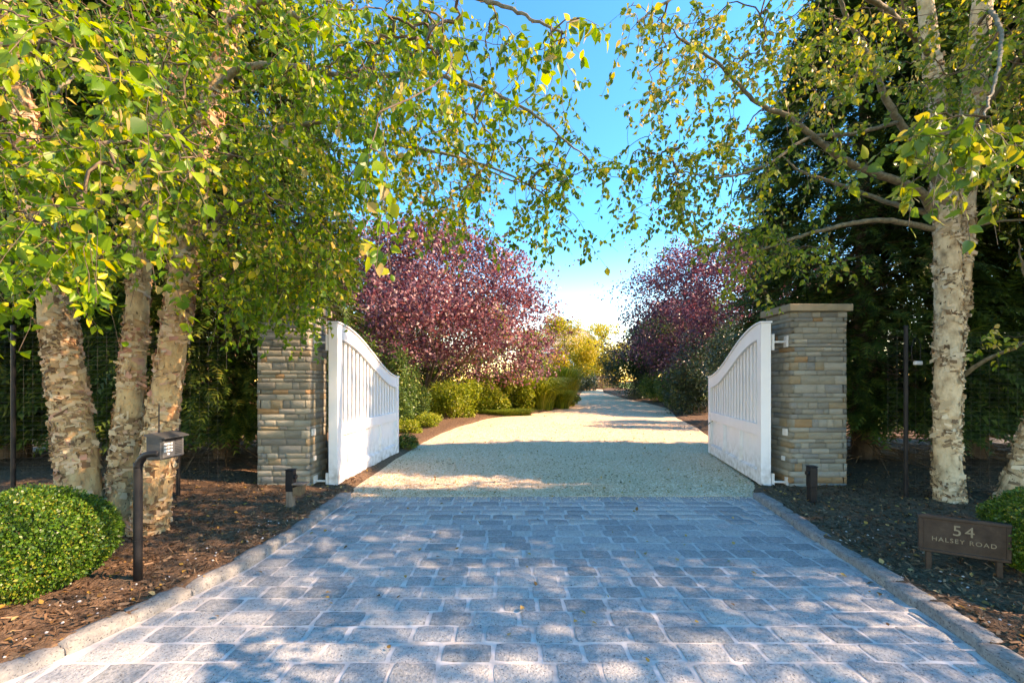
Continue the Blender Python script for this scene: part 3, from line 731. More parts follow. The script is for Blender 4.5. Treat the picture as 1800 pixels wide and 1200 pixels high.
def birch(loc, label, group, trunks, limbs, blobs, vols, leafmat, barkmat, flapmat, npick, leafsize=(.036, .062), lpc=17):
    """trunks: list of [(x,y,z,r)...]; limbs: list of [(x,y,z)...], r0, r1; blobs: (px,py,rx,ry,n,Z0,Z1) seen part of the crown;
       vols: (cx,cy,cz,rx,ry,rz,n) the unseen rest of the crown, dense where it must shade"""
    root = empty('birch_tree', loc); tag(root, label, 'tree', group)
    for k, tr in enumerate(trunks):
        tr = np.array(tr, float)
        V, F, P, R = bark_tube(tr[:, :3], tr[:, 3]*.93, 48, .018, .008, k*3.7)
        t = obj_np('trunk', V, F, barkmat, root, smooth=True)
        low = P[:, 2] < 5.2; Ls = (low.sum()*.022)
        v, f = flaps(P, R, int(1150*Ls*R[low].mean()/.17), k, 5.2); tag(obj_np('peeling_bark', v, f, flapmat, t), kind='stuff')
    nodes = []; 
    for (pl, r0, r1) in limbs:
        pl = np.array(pl, float); n = max(10, int(np.linalg.norm(np.diff(pl, axis=0), axis=1).sum()/.06))
        P = spline(pl, n); P[1:-1] += rng.normal(0, .0035, (n-2, 3)); R = np.linspace(r0, r1, n)
        V, F = tube(P, R, 8); obj_np('limb', V, F, G['limb'], root, smooth=True)
        nodes.append(P[n//6:])
    for tr in trunks:
        tr = np.array(tr, float); P = spline(tr[:, :3], 40); nodes.append(P[P[:, 2] > 2.2])
    N0 = np.vstack(nodes)
    C = []
    for (cx, cyy, rx, ry, n, Z0, Z1) in blobs:
        a = rng.uniform(0, 2*PI, n); q = np.sqrt(rng.random(n)); Z = rng.uniform(Z0, Z1, n)
        x, y = cx+rx*q*np.cos(a), cyy+ry*q*np.sin(a)
        C.append(np.stack([(x-900)/FPX*Z, Z, CAMH+(HORY-y)/FPX*Z], -1))
    for (cx, cyy, cz, rx, ry, rz, n) in vols:
        d = rdir(n)*(rng.random(n)**.4)[:, None]; Q = np.array([cx, cyy, cz])+d*np.array([rx, ry, rz])
        u, v = proj(Q); inview = (Q[:, 1] > .3) & (u > 60) & (u < 1745) & (v > -20) & (v < 1200)
        C.append(Q[~inview])
    C = np.vstack(C); C = C[np.linalg.norm(C-np.array([0, 0, CAMH]), axis=1) > 1.15]
    d0 = np.array([np.min(((N0-c)**2).sum(1)) for c in C]); C = C[np.argsort(d0)]
    M = len(C); ALL = np.vstack([N0, C]); par = np.zeros(M, int); k0 = len(N0)
    for i in range(M):
        D = ((ALL[:k0+i]-C[i])**2).sum(1); up = np.maximum(0, C[i, 2]-ALL[:k0+i, 2]); par[i] = np.argmin(D+up**2*1.5)
    cnt = np.ones(M)
    for i in range(M-1, -1, -1):
        if par[i] >= k0: cnt[par[i]-k0] += cnt[i]
    S = ALL[par]; E = C; t = np.linspace(0, 1, 5)[None, :, None]
    Ln = np.linalg.norm(E-S, axis=1)
    PT = S[:, None]*(1-t)+E[:, None]*t
    bend = rng.normal(0, .08, (M, 1, 3))*Ln[:, None, None]; bend[:, 0, 2] += .10*Ln
    PT = PT+bend*np.sin(PI*t); PT[:, 1:-1] += rng.normal(0, .012, (M, 3, 3))
    r = np.minimum(.0021*np.sqrt(cnt), .011); RR = r[:, None]*np.linspace(1.15, .8, 5)[None]
    v1, f1 = tubes(PT, RR, 3)
    # hanging end twigs with leaves
    dirn = norm(norm(E-S)*.7+rng.normal(0, .5, (M, 3))+np.array([0, 0, -.75])); ln = rng.uniform(.16, .42, M)
    tt = np.linspace(0, 1, 4)
    TW = E[:, None]+dirn[:, None]*(ln[:, None]*tt)[..., None]+np.array([0, 0, -1])*(.22*ln[:, None]*tt**2)[..., None]+rng.normal(0, .008, (M, 4, 3))*tt[None, :, None]
    v2, f2 = tubes(TW, np.full((M, 4), .0014), 3)
    tw = obj_np('twigs', np.vstack([v1, v2]), np.vstack([f1, f2+len(v1)]), G['twig'], root); tag(tw, kind='stuff')
    # leaves sit along the end twigs and the outer half of the branchlets
    i = rng.integers(0, M, M*lpc); onb = rng.random(len(i)) < .22
    s = rng.random(len(i))*3*.999; a = s.astype(int); fr_ = (s-a)[:, None]
    pos = TW[i, a]*(1-fr_)+TW[i, a+1]*fr_
    s = 1.8+rng.random(len(i))*2.19; a = s.astype(int); fr_ = (s-a)[:, None]
    pos = np.where(onb[:, None], PT[i, a]*(1-fr_)+PT[i, a+1]*fr_, pos)
    n = len(pos)
    d = norm(rng.normal(0, .55, (n, 3))+np.array([0, 0, -.72])); nr = norm(rng.normal(0, .8, (n, 3))+np.array([.25, -.25, .45]))
    size = rng.uniform(*leafsize, n)*(.75+.5*rng.random(n)); pos = pos+d*size[:, None]*.25
    R = frame_from(d, nr)
    u, v = proj(pos+d*size[:, None]*.5); vis = np.where((pos[:, 1] > .3) & (u > 5) & (u < 1795) & (v > 5) & (v < 1195), size/np.maximum(pos[:, 1], .3), 0)
    pick = np.argsort(-vis)[:npick]; pick = pick[vis[pick] > 0]
    rest = np.ones(n, bool); rest[pick] = False
    rest = np.where(rest)[0]; nr_ = len(rest); S3 = size[rest][:, None]*np.c_[rng.uniform(.72, 1.12, nr_), np.ones(nr_), rng.uniform(-.8, 3.2, nr_)]
    q = vis[rest] > 0
    v, f = scatter(LEAF, LEAFF, pos[rest][q], R[rest][q], S3[q]); vb, fb = scatter(LEAF2, LEAFF2, pos[rest][~q], R[rest][~q], S3[~q]*1.06)
    v, f = np.vstack([v, vb]), np.vstack([f, fb+len(v)]); tag(obj_np('crown', v, f, leafmat, root), kind='stuff')
    me = mesh_np('leaf', FLV, FLF, leafmat)
    from mathutils import Matrix
    org = Vector(loc)
    for k in pick:
        o = link(bpy.data.objects.new('leaf', me), root)
        m = Matrix(R[k].tolist()).to_4x4(); m.translation = Vector(pos[k])-org
        o.matrix_local = m @ Matrix.Diagonal((size[k]*rng.uniform(.75, 1.1), size[k], size[k]*rng.uniform(.3, 2.4), 1))
    return root

def tpx(rows, Z0):
    """trunk control points from photo rows (x, y, width, dZ)"""
    return [(*px(x, y, Z0+dz), w/2/FPX*(Z0+dz)/math.hypot(1, (x-900)/FPX)) for (x, y, w, dz) in rows]
def lpx(rows): return [px(x, y, Z) for (x, y, Z) in rows]

ZL = 3.9
left_trunks = [
    tpx([(170, 985, 120, 0), (148, 900, 92, 0), (135, 800, 84, 0), (122, 700, 78, .02), (104, 580, 74, .05), (82, 450, 70, .1), (55, 300, 62, .2), (20, 100, 54, .3), (-20, -200, 44, .5), (-50, -420, 30, .6)], ZL),
    tpx([(235, 985, 95, .12), (218, 880, 66, .12), (224, 780, 60, .12), (231, 680, 52, .15), (240, 560, 46, .2), (250, 430, 44, .25), (268, 280, 40, .35), (300, 60, 34, .5), (330, -200, 28, .7), (340, -380, 18, .8)], ZL),
    tpx([(255, 1000, 110, -.05), (262, 930, 80, -.05), (275, 830, 68, -.05), (288, 720, 60, 0), (305, 600, 54, 0), (322, 480, 52, .05), (345, 340, 46, .1), (375, 180, 40, .2), (405, 40, 34, .25), (440, -150, 28, .3), (455, -350, 18, .4)], ZL)]
left_limbs = [
    (lpx([(385, 150, 4.05), (430, 118, 3.95), (520, 118, 3.7), (620, 135, 3.5), (740, 130, 3.3), (830, 150, 3.15), (930, 195, 3.1), (1010, 262, 3.05)]), .034, .006),
    (lpx([(350, 320, 3.95), (440, 250, 3.8), (560, 215, 3.7), (680, 250, 3.7), (800, 275, 3.7), (900, 310, 3.75), (1000, 370, 3.8)]), .028, .005),
    (lpx([(330, 60, 4.2), (260, 62, 3.6), (205, 72, 3.1), (150, 115, 2.7), (90, 170, 2.3)]), .024, .005),
    (lpx([(85, 470, 3.95), (130, 400, 3.4), (190, 350, 2.9), (250, 290, 2.5), (300, 240, 2.3)]), .022, .004),
    (lpx([(330, 440, 3.9), (400, 370, 3.8), (480, 350, 3.8), (560, 390, 3.9), (610, 450, 4.0)]), .022, .004),
    (lpx([(60, 320, 4.1), (20, 260, 3.5), (-40, 220, 2.9), (40, 300, 2.4)]), .022, .004),
    (lpx([(405, 40, 4.1), (520, -30, 3.6), (640, -40, 3.0), (760, -20, 2.6), (880, 10, 2.3), (990, 60, 2.1)]), .032, .005),
    (lpx([(420, -50, 4.2), (560, 60, 4.6), (700, 180, 4.9), (860, 300, 5.1), (960, 330, 5.2)]), .030, .005),
    (lpx([(270, 280, 4.2), (330, 200, 4.6), (420, 160, 5.0), (520, 170, 5.3)]), .026, .005)]
left_blobs = [
    (130, 130, 260, 190, 260, 2.2, 4.6), (160, 330, 230, 120, 190, 2.0, 4.2), (420, 130, 220, 180, 300, 2.6, 5.2), (440, 320, 180, 110, 190, 3.0, 5.2),
    (80, 445, 150, 55, 45, 1.9, 3.2), (470, 440, 130, 60, 120, 3.2, 4.6), (520, 470, 90, 60, 60, 3.4, 4.8), (400, 510, 60, 45, 26, 3.3, 4.2), (510, 525, 80, 35, 40, 3.6, 4.9), (440, 545, 50, 25, 12, 3.5, 4.4), (585, 420, 60, 70, 50, 3.6, 5.0),
    (640, 70, 130, 90, 130, 2.2, 4.6), (640, 230, 110, 110, 95, 3.0, 5.0), (800, 60, 120, 70, 50, 2.0, 3.8), (780, 210, 140, 80, 62, 2.9, 5.0), (740, 330, 130, 70, 70, 3.2, 5.0),
    (900, 330, 110, 70, 46, 3.0, 5.0), (930, 190, 110, 80, 20, 2.8, 4.5), (1000, 300, 80, 60, 22, 2.9, 4.4), (970, 60, 70, 50, 8, 1.7, 2.3), (670, 250, 40, 60, 5, 1.5, 1.8), (880, 390, 120, 40, 14, 3.3, 4.8), (990, 400, 60, 45, 9, 3.2, 4.2),
    (60, 60, 120, 70, 16, 1.5, 2.0), (240, 150, 60, 60, 6, 1.5, 1.9), (90, 400, 100, 60, 9, 1.5, 1.9)]
birch((-3.42, 3.85, 0), 'three-stemmed river birch with warm peeling bark and yellow-green leaves on the left', 'river birches beside the drive', left_trunks, left_limbs, left_blobs,
      [(-3.2, 4.0, 6.6, 2.8, 2.4, 2.2, 500), (-4.6, 2.6, 3.6, 1.6, 1.6, 2.0, 160), (-1.0, 3.6, 6.3, 1.6, 1.8, 1.2, 90)],
      G['birch_leaf_l'], G['bark_warm'], G['flap_warm'], 290)

ZR = 4.73
right_trunks = [
    tpx([(1668, 925, 78, 0), (1668, 880, 62, 0), (1664, 770, 54, 0), (1666, 650, 54, 0), (1667, 520, 54, 0), (1664, 400, 54, 0), (1656, 290, 48, 0), (1645, 170, 36, .05), (1630, 30, 32, .1), (1600, -200, 26, .2), (1580, -480, 16, .3)], ZR),
    tpx([(1672, 720, 30, .05), (1679, 600, 38, .05), (1687, 480, 44, .05), (1694, 360, 48, .05), (1702, 250, 48, .05), (1718, 110, 46, .1), (1728, -20, 42, .15), (1745, -250, 32, .3), (1760, -520, 18, .4)], ZR)]
right_limbs = [
    (lpx([(1640, 372, 4.70), (1610, 332, 4.55), (1500, 290, 4.3), (1440, 248, 4.15), (1385, 205, 4.0), (1330, 180, 3.9), (1260, 110, 3.75), (1190, 65, 3.6)]), .046, .008),
    (lpx([(1640, 378, 4.73), (1560, 355, 4.9), (1470, 322, 5.1), (1410, 302, 5.2), (1376, 275, 5.3)]), .034, .007),
    (lpx([(1640, 402, 4.70), (1560, 388, 4.55), (1480, 396, 4.45), (1400, 418, 4.4), (1330, 442, 4.35), (1262, 458, 4.3)]), .034, .007),
    (lpx([(1648, 320, 4.70), (1600, 245, 4.55), (1560, 180, 4.45), (1525, 95, 4.35), (1490, 35, 4.25), (1462, -40, 4.1)]), .042, .014),
    (lpx([(1578, 215, 4.5), (1500, 235, 4.3), (1420, 243, 4.1), (1350, 288, 4.0), (1270, 312, 3.95), (1190, 300, 3.9)]), .024, .005),
    (lpx([(1690, 662, 4.73), (1730, 634, 4.5), (1800, 602, 4.2), (1860, 560, 4.0)]), .026, .008),
    (lpx([(1715, 398, 4.75), (1760, 388, 4.7), (1820, 384, 4.6), (1880, 360, 4.5)]), .018, .006),
    (lpx([(1710, 230, 4.75), (1760, 150, 4.4), (1800, 90, 4.1), (1850, 20, 3.8)]), .030, .008),
    (lpx([(1640, 100, 4.8), (1560, 20, 4.3), (1450, -40, 3.8), (1330, -40, 3.3), (1200, -10, 3.0), (1120, 40, 2.8)]), .034, .006),
    (lpx([(1722, 40, 4.8), (1740, 20, 3.9), (1760, 60, 3.0), (1752, 130, 2.3), (1730, 205, 1.85)]), .020, .004)]
right_blobs = [
    (1570, 80, 200, 80, 85, 3.4, 5.2), (1420, 100, 130, 90, 76, 3.2, 5.0), (1390, 225, 130, 60, 36, 3.6, 5.0), (1440, 320, 120, 40, 10, 3.8, 5.0), (1270, 70, 130, 80, 60, 3.0, 4.4), (1200, 230, 100, 110, 62, 3.2, 4.6),
    (1130, 330, 80, 70, 26, 3.2, 4.6), (1260, 340, 100, 70, 52, 3.4, 4.8), (1320, 430, 90, 35, 34, 3.9, 4.8), (1310, 480, 36, 35, 10, 4.0, 4.5), (1400, 420, 60, 30, 10, 4.1, 4.7), (1120, 60, 60, 60, 10, 2.4, 3.4),
    (1690, 235, 95, 40, 22, 1.65, 2.1), (1750, 130, 80, 90, 36, 3.2, 5.0), (1640, 200, 60, 60, 18, 3.4, 4.6), (1740, 300, 60, 40, 12, 3.2, 4.4), (1770, 590, 40, 25, 5, 3.9, 4.3), (1480, 440, 60, 30, 5, 4.2, 4.8)]
birch((4.9, 4.73, 0), 'pale river birch with curling white bark standing behind the bronze sign', 'river birches beside the drive', right_trunks, right_limbs, right_blobs,
      [(5.6, 4.4, 6.6, 2.6, 2.4, 2.3, 700), (6.6, 3.8, 4.4, 1.8, 2.2, 2.0, 600), (3.4, 3.4, 7.0, 1.8, 1.8, 1.3, 150)],  # crown out of view, thickened to shade the apron
      G['birch_leaf_r'], G['bark_pale'], G['flap_pale'], 280)
lean_trunk = [tpx([(1752, 935, 66, 0), (1764, 895, 54, 0), (1788, 835, 50, -.02), (1815, 760, 46, -.05), (1850, 640, 42, -.1), (1900, 450, 36, -.2), (1960, 200, 30, -.3), (2010, -50, 22, -.4)], 4.62)]
lean_limbs = [(lpx([(1850, 640, 4.5), (1820, 560, 4.3), (1800, 480, 4.1), (1790, 420, 3.9)]), .016, .005), (lpx([(1930, 330, 4.3), (1880, 220, 3.7), (1850, 130, 3.2)]), .02, .005)]
birch((5.4, 4.62, 0), 'slanting pale birch trunk leaning out of view behind the right boxwood', 'river birches beside the drive', lean_trunk, lean_limbs,
      [(1780, 60, 60, 80, 12, 2.8, 4.2)], [(7.0, 3.6, 5.0, 2.2, 2.2, 2.0, 900), (7.6, 2.4, 6.0, 2.0, 1.8, 2.2, 800), (6.6, 2.2, 4.4, 1.7, 1.3, 1.7, 420)], G['birch_leaf_r'], G['bark_pale'], G['flap_pale'], 6)  # unseen crown volumes added to keep sun off the near paving

# ------------------------------------------------------------------ evergreen hedge
def spray_template():
    V = []; F = []
    def blade(a, b, w):
        a = np.array(a); b = np.array(b); d = b-a; s = np.array([-d[1], d[0], 0]); s = s/np.linalg.norm(s)*w
        k = len(V); V.extend([a-s, a+s, b]); F.append((k, k+1, k+2))
    z = lambda t: -.30*t*t
    for t in np.linspace(.06, .92, 6):
        ln = .42*(1-.62*t)*(.6+.4*min(1, t*5))
        for sd_ in (-1, 1): blade((0, t, z(t)), (sd_*ln*.80, t+ln*.72, z(t+ln*.6)-.05), .05)
    blade((0, 0, 0), (0, 1.08, z(1.1)), .045)
    return np.array(V), np.array(F)
SPV, SPF = spray_template()
def conifer_meshes(seed, H, Rr, n, mat, skirt=.55):
    global rng
    keep = rng; rng = np.random.default_rng(seed)
    h = skirt+(H-skirt)*(1-np.sqrt(rng.random(n)))**.9 if False else skirt+(H-skirt)*rng.random(n)**1.25
    prof = Rr*np.minimum(1, .78+.5*h/H)*np.clip((H-h)/(H*.72), 0, 1)**.62
    th = rng.uniform(0, 2*PI, n)
    lob = 1+.12*np.sin(3*th+h*1.1+seed)+.10*np.sin(7*th-h*2.3)+.10*np.sin(h*5+4*th)
    rad = prof*lob*(.50+.50*rng.random(n)**.45)
    pos = np.stack([rad*np.cos(th), rad*np.sin(th), h], -1)
    d = norm(np.stack([np.cos(th), np.sin(th), np.zeros(n)], -1)+rng.normal(0, .38, (n, 3))+np.array([0, 0, -.12]))
    R = frame_from(d, norm(rng.normal(0, .35, (n, 3))+np.array([0, 0, 1.])))
    v, f = scatter(SPV, SPF, pos, R, rng.uniform(.20, .46, n))
    crown = mesh_np('crown', v, f, mat)
    tp = np.array([(0, 0, -.1, .20), (.03, 0, H*.4, .13), (0, .02, H*.95, .02)]); C = spline(tp, 24)
    tv, tf = tube(C[:, :3], C[:, 3], 12); trunk = mesh_np('trunk', tv, tf, G['darkbark'], True)
    m = 260; hh = rng.uniform(.15, H*.5, m); t2 = rng.uniform(0, 2*PI, m); ln = rng.uniform(.6, 1.0, m)*Rr*.92
    e = np.stack([np.cos(t2), np.sin(t2), rng.normal(0, .18, m)], -1)*ln[:, None]; s = np.linspace(0, 1, 5)
    P = np.stack([np.zeros(m), np.zeros(m), hh], -1)[:, None]+e[:, None]*s[None, :, None]+np.array([0, 0, -.35])*(s**2)[None, :, None]*ln[:, None, None]*.5+rng.normal(0, .03, (m, 5, 3))
    bv, bf = tubes(P, np.linspace(.014, .003, 5)[None]*np.ones((m, 1)), 4)
    kids = P[:, 2:4].reshape(-1, 3); kd = norm(rng.normal(0, 1, (len(kids), 3))+np.array([0, 0, -.3]))*rng.uniform(.2, .5, (len(kids), 1))
    P2 = kids[:, None]+kd[:, None]*np.linspace(0, 1, 3)[None, :, None]; b2, f2 = tubes(P2, np.full(P2.shape[:2], .003), 3)
    br = mesh_np('dead_branches', np.vstack([bv, b2]), np.vstack([bf, f2+len(bv)]), G['deadtwig'])
    rng = keep
    return crown, trunk, br
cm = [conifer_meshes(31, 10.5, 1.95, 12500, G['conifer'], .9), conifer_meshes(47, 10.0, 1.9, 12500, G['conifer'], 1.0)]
cl = [conifer_meshes(53, 10.5, 1.9, 12500, G['conifer_sunlit'], .7)]
def conifer(ms, x, y, rz, s, label, group):
    r = empty('evergreen_tree', (x, y, float(slope(y))), rz); r.scale = s if isinstance(s, tuple) else (s, s, s); tag(r, label, 'tree', group)
    for nme, me in zip(('crown', 'trunk', 'dead_branches'), ms):
        o = link(bpy.data.objects.new(nme, me), r)
        if nme != 'trunk': tag(o, kind='stuff')
    return r
GR, GL = 'evergreens of the right hedge', 'evergreens of the left hedge'
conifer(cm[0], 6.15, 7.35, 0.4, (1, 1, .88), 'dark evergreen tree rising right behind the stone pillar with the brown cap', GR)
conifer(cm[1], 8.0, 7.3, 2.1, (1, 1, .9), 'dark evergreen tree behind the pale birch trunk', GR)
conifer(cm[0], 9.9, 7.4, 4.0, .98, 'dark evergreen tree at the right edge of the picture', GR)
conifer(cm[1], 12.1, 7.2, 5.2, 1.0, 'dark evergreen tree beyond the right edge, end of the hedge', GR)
conifer(cm[0], 12.3, 3.5, 1.3, 1.0, 'dark evergreen tree added out of view on the right to shade the apron', GR)  # unseen tree, added to block sun from the apron
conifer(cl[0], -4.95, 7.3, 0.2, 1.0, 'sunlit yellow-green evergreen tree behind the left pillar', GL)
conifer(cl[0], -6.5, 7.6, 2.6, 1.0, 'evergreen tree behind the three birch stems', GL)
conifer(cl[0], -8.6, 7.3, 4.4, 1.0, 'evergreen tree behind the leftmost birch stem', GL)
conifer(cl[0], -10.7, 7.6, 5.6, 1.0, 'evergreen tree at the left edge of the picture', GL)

# ------------------------------------------------------------------ leafy plants
def leaf_cloud(n, lobes, size, droop=-.2, shell=.55, outward=.7, seed=None, zmin=.02, rough=.12):
    """leaves spread through a union of ellipsoid lobes (cx, cy, cz, rx, ry, rz, weight)"""
    w = np.array([l[6] for l in lobes], float); w /= w.sum(); k = rng.choice(len(lobes), n, p=w); Lb = np.array([l[:6] for l in lobes])[k]
    d = rdir(n); q = (shell+(1-shell)*rng.random(n)**.6)
    q = q*(1+rough*wob(d*1.0+Lb[:, :3], 4.0, 1.3)+rough*.7*wob(d+Lb[:, :3], 11.0, 3.1))
    pos = Lb[:, :3]+d*q[:, None]*Lb[:, 3:6]; ok = pos[:, 2] > zmin; pos, d = pos[ok], d[ok]; m = len(pos)
    dd = norm(rng.normal(0, .6, (m, 3))+d*.6+np.array([0, 0, droop])); nr = norm(d*outward+rng.normal(0, .5, (m, 3))+np.array([0, 0, .35]))
    return scatter(LEAF2, LEAFF2, pos, frame_from(dd, nr), rng.uniform(size[0], size[1], m)*1.06)

def stems(base, tips, r0, r1, bend=.15, n=7, seg=6):
    base = np.asarray(base, float); tips = np.asarray(tips, float); m = len(tips); t = np.linspace(0, 1, n)
    P = base[None, None]*(1-t)[None, :, None]+tips[:, None]*t[None, :, None]
    L = np.linalg.norm(tips-base, axis=1)
    P = P+(rng.normal(0, bend, (m, 1, 3))*L[:, None, None]*np.array([1, 1, .4]))*np.sin(PI*t)[None, :, None]
    P = P+rng.normal(0, .012, P.shape)*L[:, None, None]*np.sin(PI*t)[None, :, None]
    R = np.linspace(r0, r1, n)[None]*rng.uniform(.6, 1.1, (m, 1))
    return tubes(P, R, seg), P

def plant(name, label, cat, loc, group, n, lobes, size, mat, stemmat, nst=7, rst=.012, **kw):
    """leaves part and stems part, lobes relative to loc"""
    r = empty(name, loc); tag(r, label, cat, group)
    v, f = leaf_cloud(n, lobes, size, **kw)
    tag(obj_np('foliage', v, f, mat, r, local=True), kind='stuff')
    L = np.array([l[:6] for l in lobes]); k = rng.integers(0, len(L), nst)
    tips = L[k, :3]+rdir(nst)*L[k, 3:6]*.6; tips[:, 2] = np.maximum(tips[:, 2], .1)
    (v, f), _ = stems((0, 0, -.03), tips, rst, rst*.35)
    tag(obj_np('stems', v, f, stemmat, r, local=True, smooth=True), kind='stuff')
    return r

# clipped boxwood balls
bl = [(0, 0, .35, .52, .52, .35, 1), (0, 0, .33, .48, .48, .33, .25), (.12, -.1, .40, .40, .40, .30, .12), (-.15, .1, .36, .40, .36, .33, .12)]
boxw = plant('boxwood_shrub', 'clipped round boxwood shrub at the lower left beside the keypad post', 'shrub', (-3.36, 2.86, .0), 'clipped boxwoods', 56000, bl, (.010, .024), G['box'], G['twig'], 14, .010, shell=.90, outward=1.2, rough=.10, droop=.1)
b2 = boxw.copy(); COL.objects.link(b2); b2.location = (3.97, 2.86, .03); b2.rotation_euler.z = 2.0
b2['label'] = 'clipped round boxwood shrub cut by the right edge next to the bronze sign'
for ch in boxw.children:
    c = ch.copy(); COL.objects.link(c); c.parent = b2

# purple-leaved plums
def plum(loc, label, n, W, H, mat, nlimb=9, size=(.07, .13), seed=3, lift=1.15, lean=(0, 0)):
    r = empty('plum_tree', loc); tag(r, label, 'tree', 'purple-leaved plum trees')
    lob = []; K = 150
    for k in range(K):
        a = rng.uniform(0, 2*PI); q = rng.random()**.4; hz = rng.random()
        rr = W/2*.86*math.sqrt(max(.04, 1-((hz-.28)/.78)**2))
        z = lift+(H-lift)*(.06+.82*hz)
        lob.append((rr*q*math.cos(a)+lean[0]*hz, rr*q*math.sin(a)+lean[1]*hz, z, W*rng.uniform(.07, .14), W*rng.uniform(.07, .14), H*rng.uniform(.06, .12), 1))
    v, f = leaf_cloud(n, lob, size, droop=.15, shell=.25, outward=.4, rough=.25, zmin=lift*.6)
    # loose shoots that break the outline
    m = 70; k = rng.integers(0, K, m); L = np.array(lob)[k]; up = norm(rng.normal(0, .5, (m, 3))+np.array([0, 0, .7])+L[:, :3]*np.array([.25, .25, 0]))
    pos = (L[:, None, :3]+up[:, None]*(np.linspace(.10, .26, 16)*W)[None, :, None]).reshape(-1, 3)+rng.normal(0, .05, (m*16, 3))
    v3, f3 = scatter(LEAF2, LEAFF2, pos, frame_from(rng.normal(0, 1, pos.shape)+np.array([0, 0, .4]), rng.normal(0, 1, pos.shape)+.2), rng.uniform(size[0], size[1], len(pos)))
    tag(obj_np('crown', np.vstack([v, v3]), np.vstack([f, f3+len(v)]), mat, r, local=True), kind='stuff')
    tr = np.array([(0, 0, -.08, .17), (.03, .02, .4, .13), (.05, 0, .95, .12)]); C = spline(tr, 12); tv, tf = tube(C[:, :3], C[:, 3], 12)
    obj_np('trunk', tv, tf, G['plumbark'], r, smooth=True, local=True)
    for k in range(nlimb):
        a = 2*PI*k/nlimb+rng.normal(0, .25); q = rng.uniform(.45, 1)
        tip = np.array([W*.42*q*math.cos(a), W*.42*q*math.sin(a), lift+(H-lift)*rng.uniform(.35, .75)])
        P = spline([(.03, 0, rng.uniform(.55, .95)), tip*np.array([.35, .35, .42])+rng.normal(0, .08, 3), tip*np.array([.7, .7, .75])+rng.normal(0, .12, 3), tip], 18)
        lv, lf = tube(P, np.linspace(.07, .012, 18), 7); lo = obj_np('limb', lv, lf, G['plumbark'], r, smooth=True, local=True)
        base = P[8]; (sv, sf), _ = stems(base, base+norm(rng.normal(0, 1, (8, 3))+np.array([tip[0]*.3, tip[1]*.3, .6]))*W*.22, .02, .005)
        tag(obj_np('branchlets', sv, sf, G['plumbark'], lo, smooth=True, local=True), kind='stuff')
    return r
plum((-3.45, 16.6, float(slope(16.6))), 'large purple plum tree with pinkish sunlit leaves behind the left gate', 62000, 10.9, 7.5, G['plum'], 11, (.075, .14))
plum((9.5, 20.0, float(slope(20.0))), 'dark purple plum tree in shade behind the right gate', 38000, 9.6, 8.4, G['plum_shaded'], 8, (.08, .15))
plum((10.6, 27.0, float(slope(27))), 'smaller purple plum tree far along the right side of the drive', 14000, 6.4, 6.6, G['plum_shaded'], 7, (.10, .18))

GS = 'shrubs along the drive'
def S(name, label, pxx, Z, n, W, H, size, mat, D=None, stem='twig', lobes=None, **kw):
    """rounded shrub standing on the ground at photo column pxx, depth Z"""
    D = D or W
    if lobes is None:
        lobes = [(0, 0, H*.48, W*.42, D*.42, H*.47, 4)]
        for k in range(9):
            a = rng.uniform(0, 2*PI); q = rng.uniform(.4, 1.0)
            lobes.append((W*.42*q*math.cos(a), D*.42*q*math.sin(a), H*rng.uniform(.14, .70), W*rng.uniform(.12, .22), D*rng.uniform(.12, .22), H*rng.uniform(.16, .27), .8))
    loc = gpx(pxx, Z); x, y = loc[0], Z
    loc[2] = float(slope(Z))+(.03)
    kw.setdefault('shell', .45); kw.setdefault('rough', .26)
    return plant(name, label, 'shrub', tuple(loc), GS, n, lobes, size, mat, G[stem], 9, .014, **kw)
S('green_shrub', 'dense bright green shrub just behind the free end of the left gate', 690, 12.6, 12000, 2.0, 2.6, (.05, .09), G['midgreen'])
S('green_shrub', 'tall green shrub hidden between left gate and plum tree', 600, 11.5, 9000, 2.4, 3.2, (.05, .10), G['shrub'])
S('green_shrub', 'green hedge shrub under the left side of the large plum tree', 790, 14.9, 11000, 2.2, 1.45, (.045, .085), G['shrub_lime'])  # lime leaf colour stands in for sunlight blocked by the plum
S('lime_shrub', 'feathery lime green shrub in front of the hedge under the plum', 845, 16.6, 9000, 2.0, 1.6, (.05, .10), G['shrub_lime'])
S('lime_shrub', 'lime green shrub at the gravel edge next to the tall grass', 905, 17.6, 9000, 1.9, 1.8, (.05, .10), G['shrub_lime'])
S('green_shrub', 'green leafy shrub at the left of the plum trunk behind the cushions', 715, 13.6, 8000, 1.7, 1.3, (.05, .09), G['midgreen'])
S('green_shrub', 'green hedge shrub under the right side of the large plum tree', 870, 18.6, 9000, 2.8, 2.1, (.05, .09), G['shrub'])
S('green_shrub', 'feathery green shrub behind the plum trunk', 745, 18.5, 8000, 3.0, 2.4, (.06, .10), G['shrub'])
S('lime_shrub', 'low lime green cushion plant beside the end of the left gate', 712, 11.2, 3200, .95, .42, (.03, .055), G['shrub_lime'])
S('lime_shrub', 'small lime green cushion plant at the edge of the sunlit gravel', 752, 12.2, 3000, .9, .5, (.03, .055), G['shrub_lime'])
S('green_shrub', 'small green plant growing under the left gate by the gravel edge', 713, 9.0, 1800, .5, .34, (.03, .05), G['shrub'])
S('green_shrub', 'low dark plant at the inner bend of the gravel drive', 1003, 20.4, 3000, 1.0, .62, (.04, .07), G['shrub'])
S('dark_shrub', 'large dark glossy shrub right of the gravel bend', 1110, 26.0, 18000, 3.9, 3.8, (.06, .11), G['shrub_dark'])
S('dark_shrub', 'rounded dark shrub at the far end of the drive before the brown fence', 1026, 36.5, 9000, 2.6, 2.0, (.07, .12), G['shrub_dark'], shell=.8, rough=.08)
S('green_shrub', 'mid green low shrub beside the large dark shrub', 1158, 22.4, 9000, 2.4, 1.8, (.05, .10), G['shrub'])
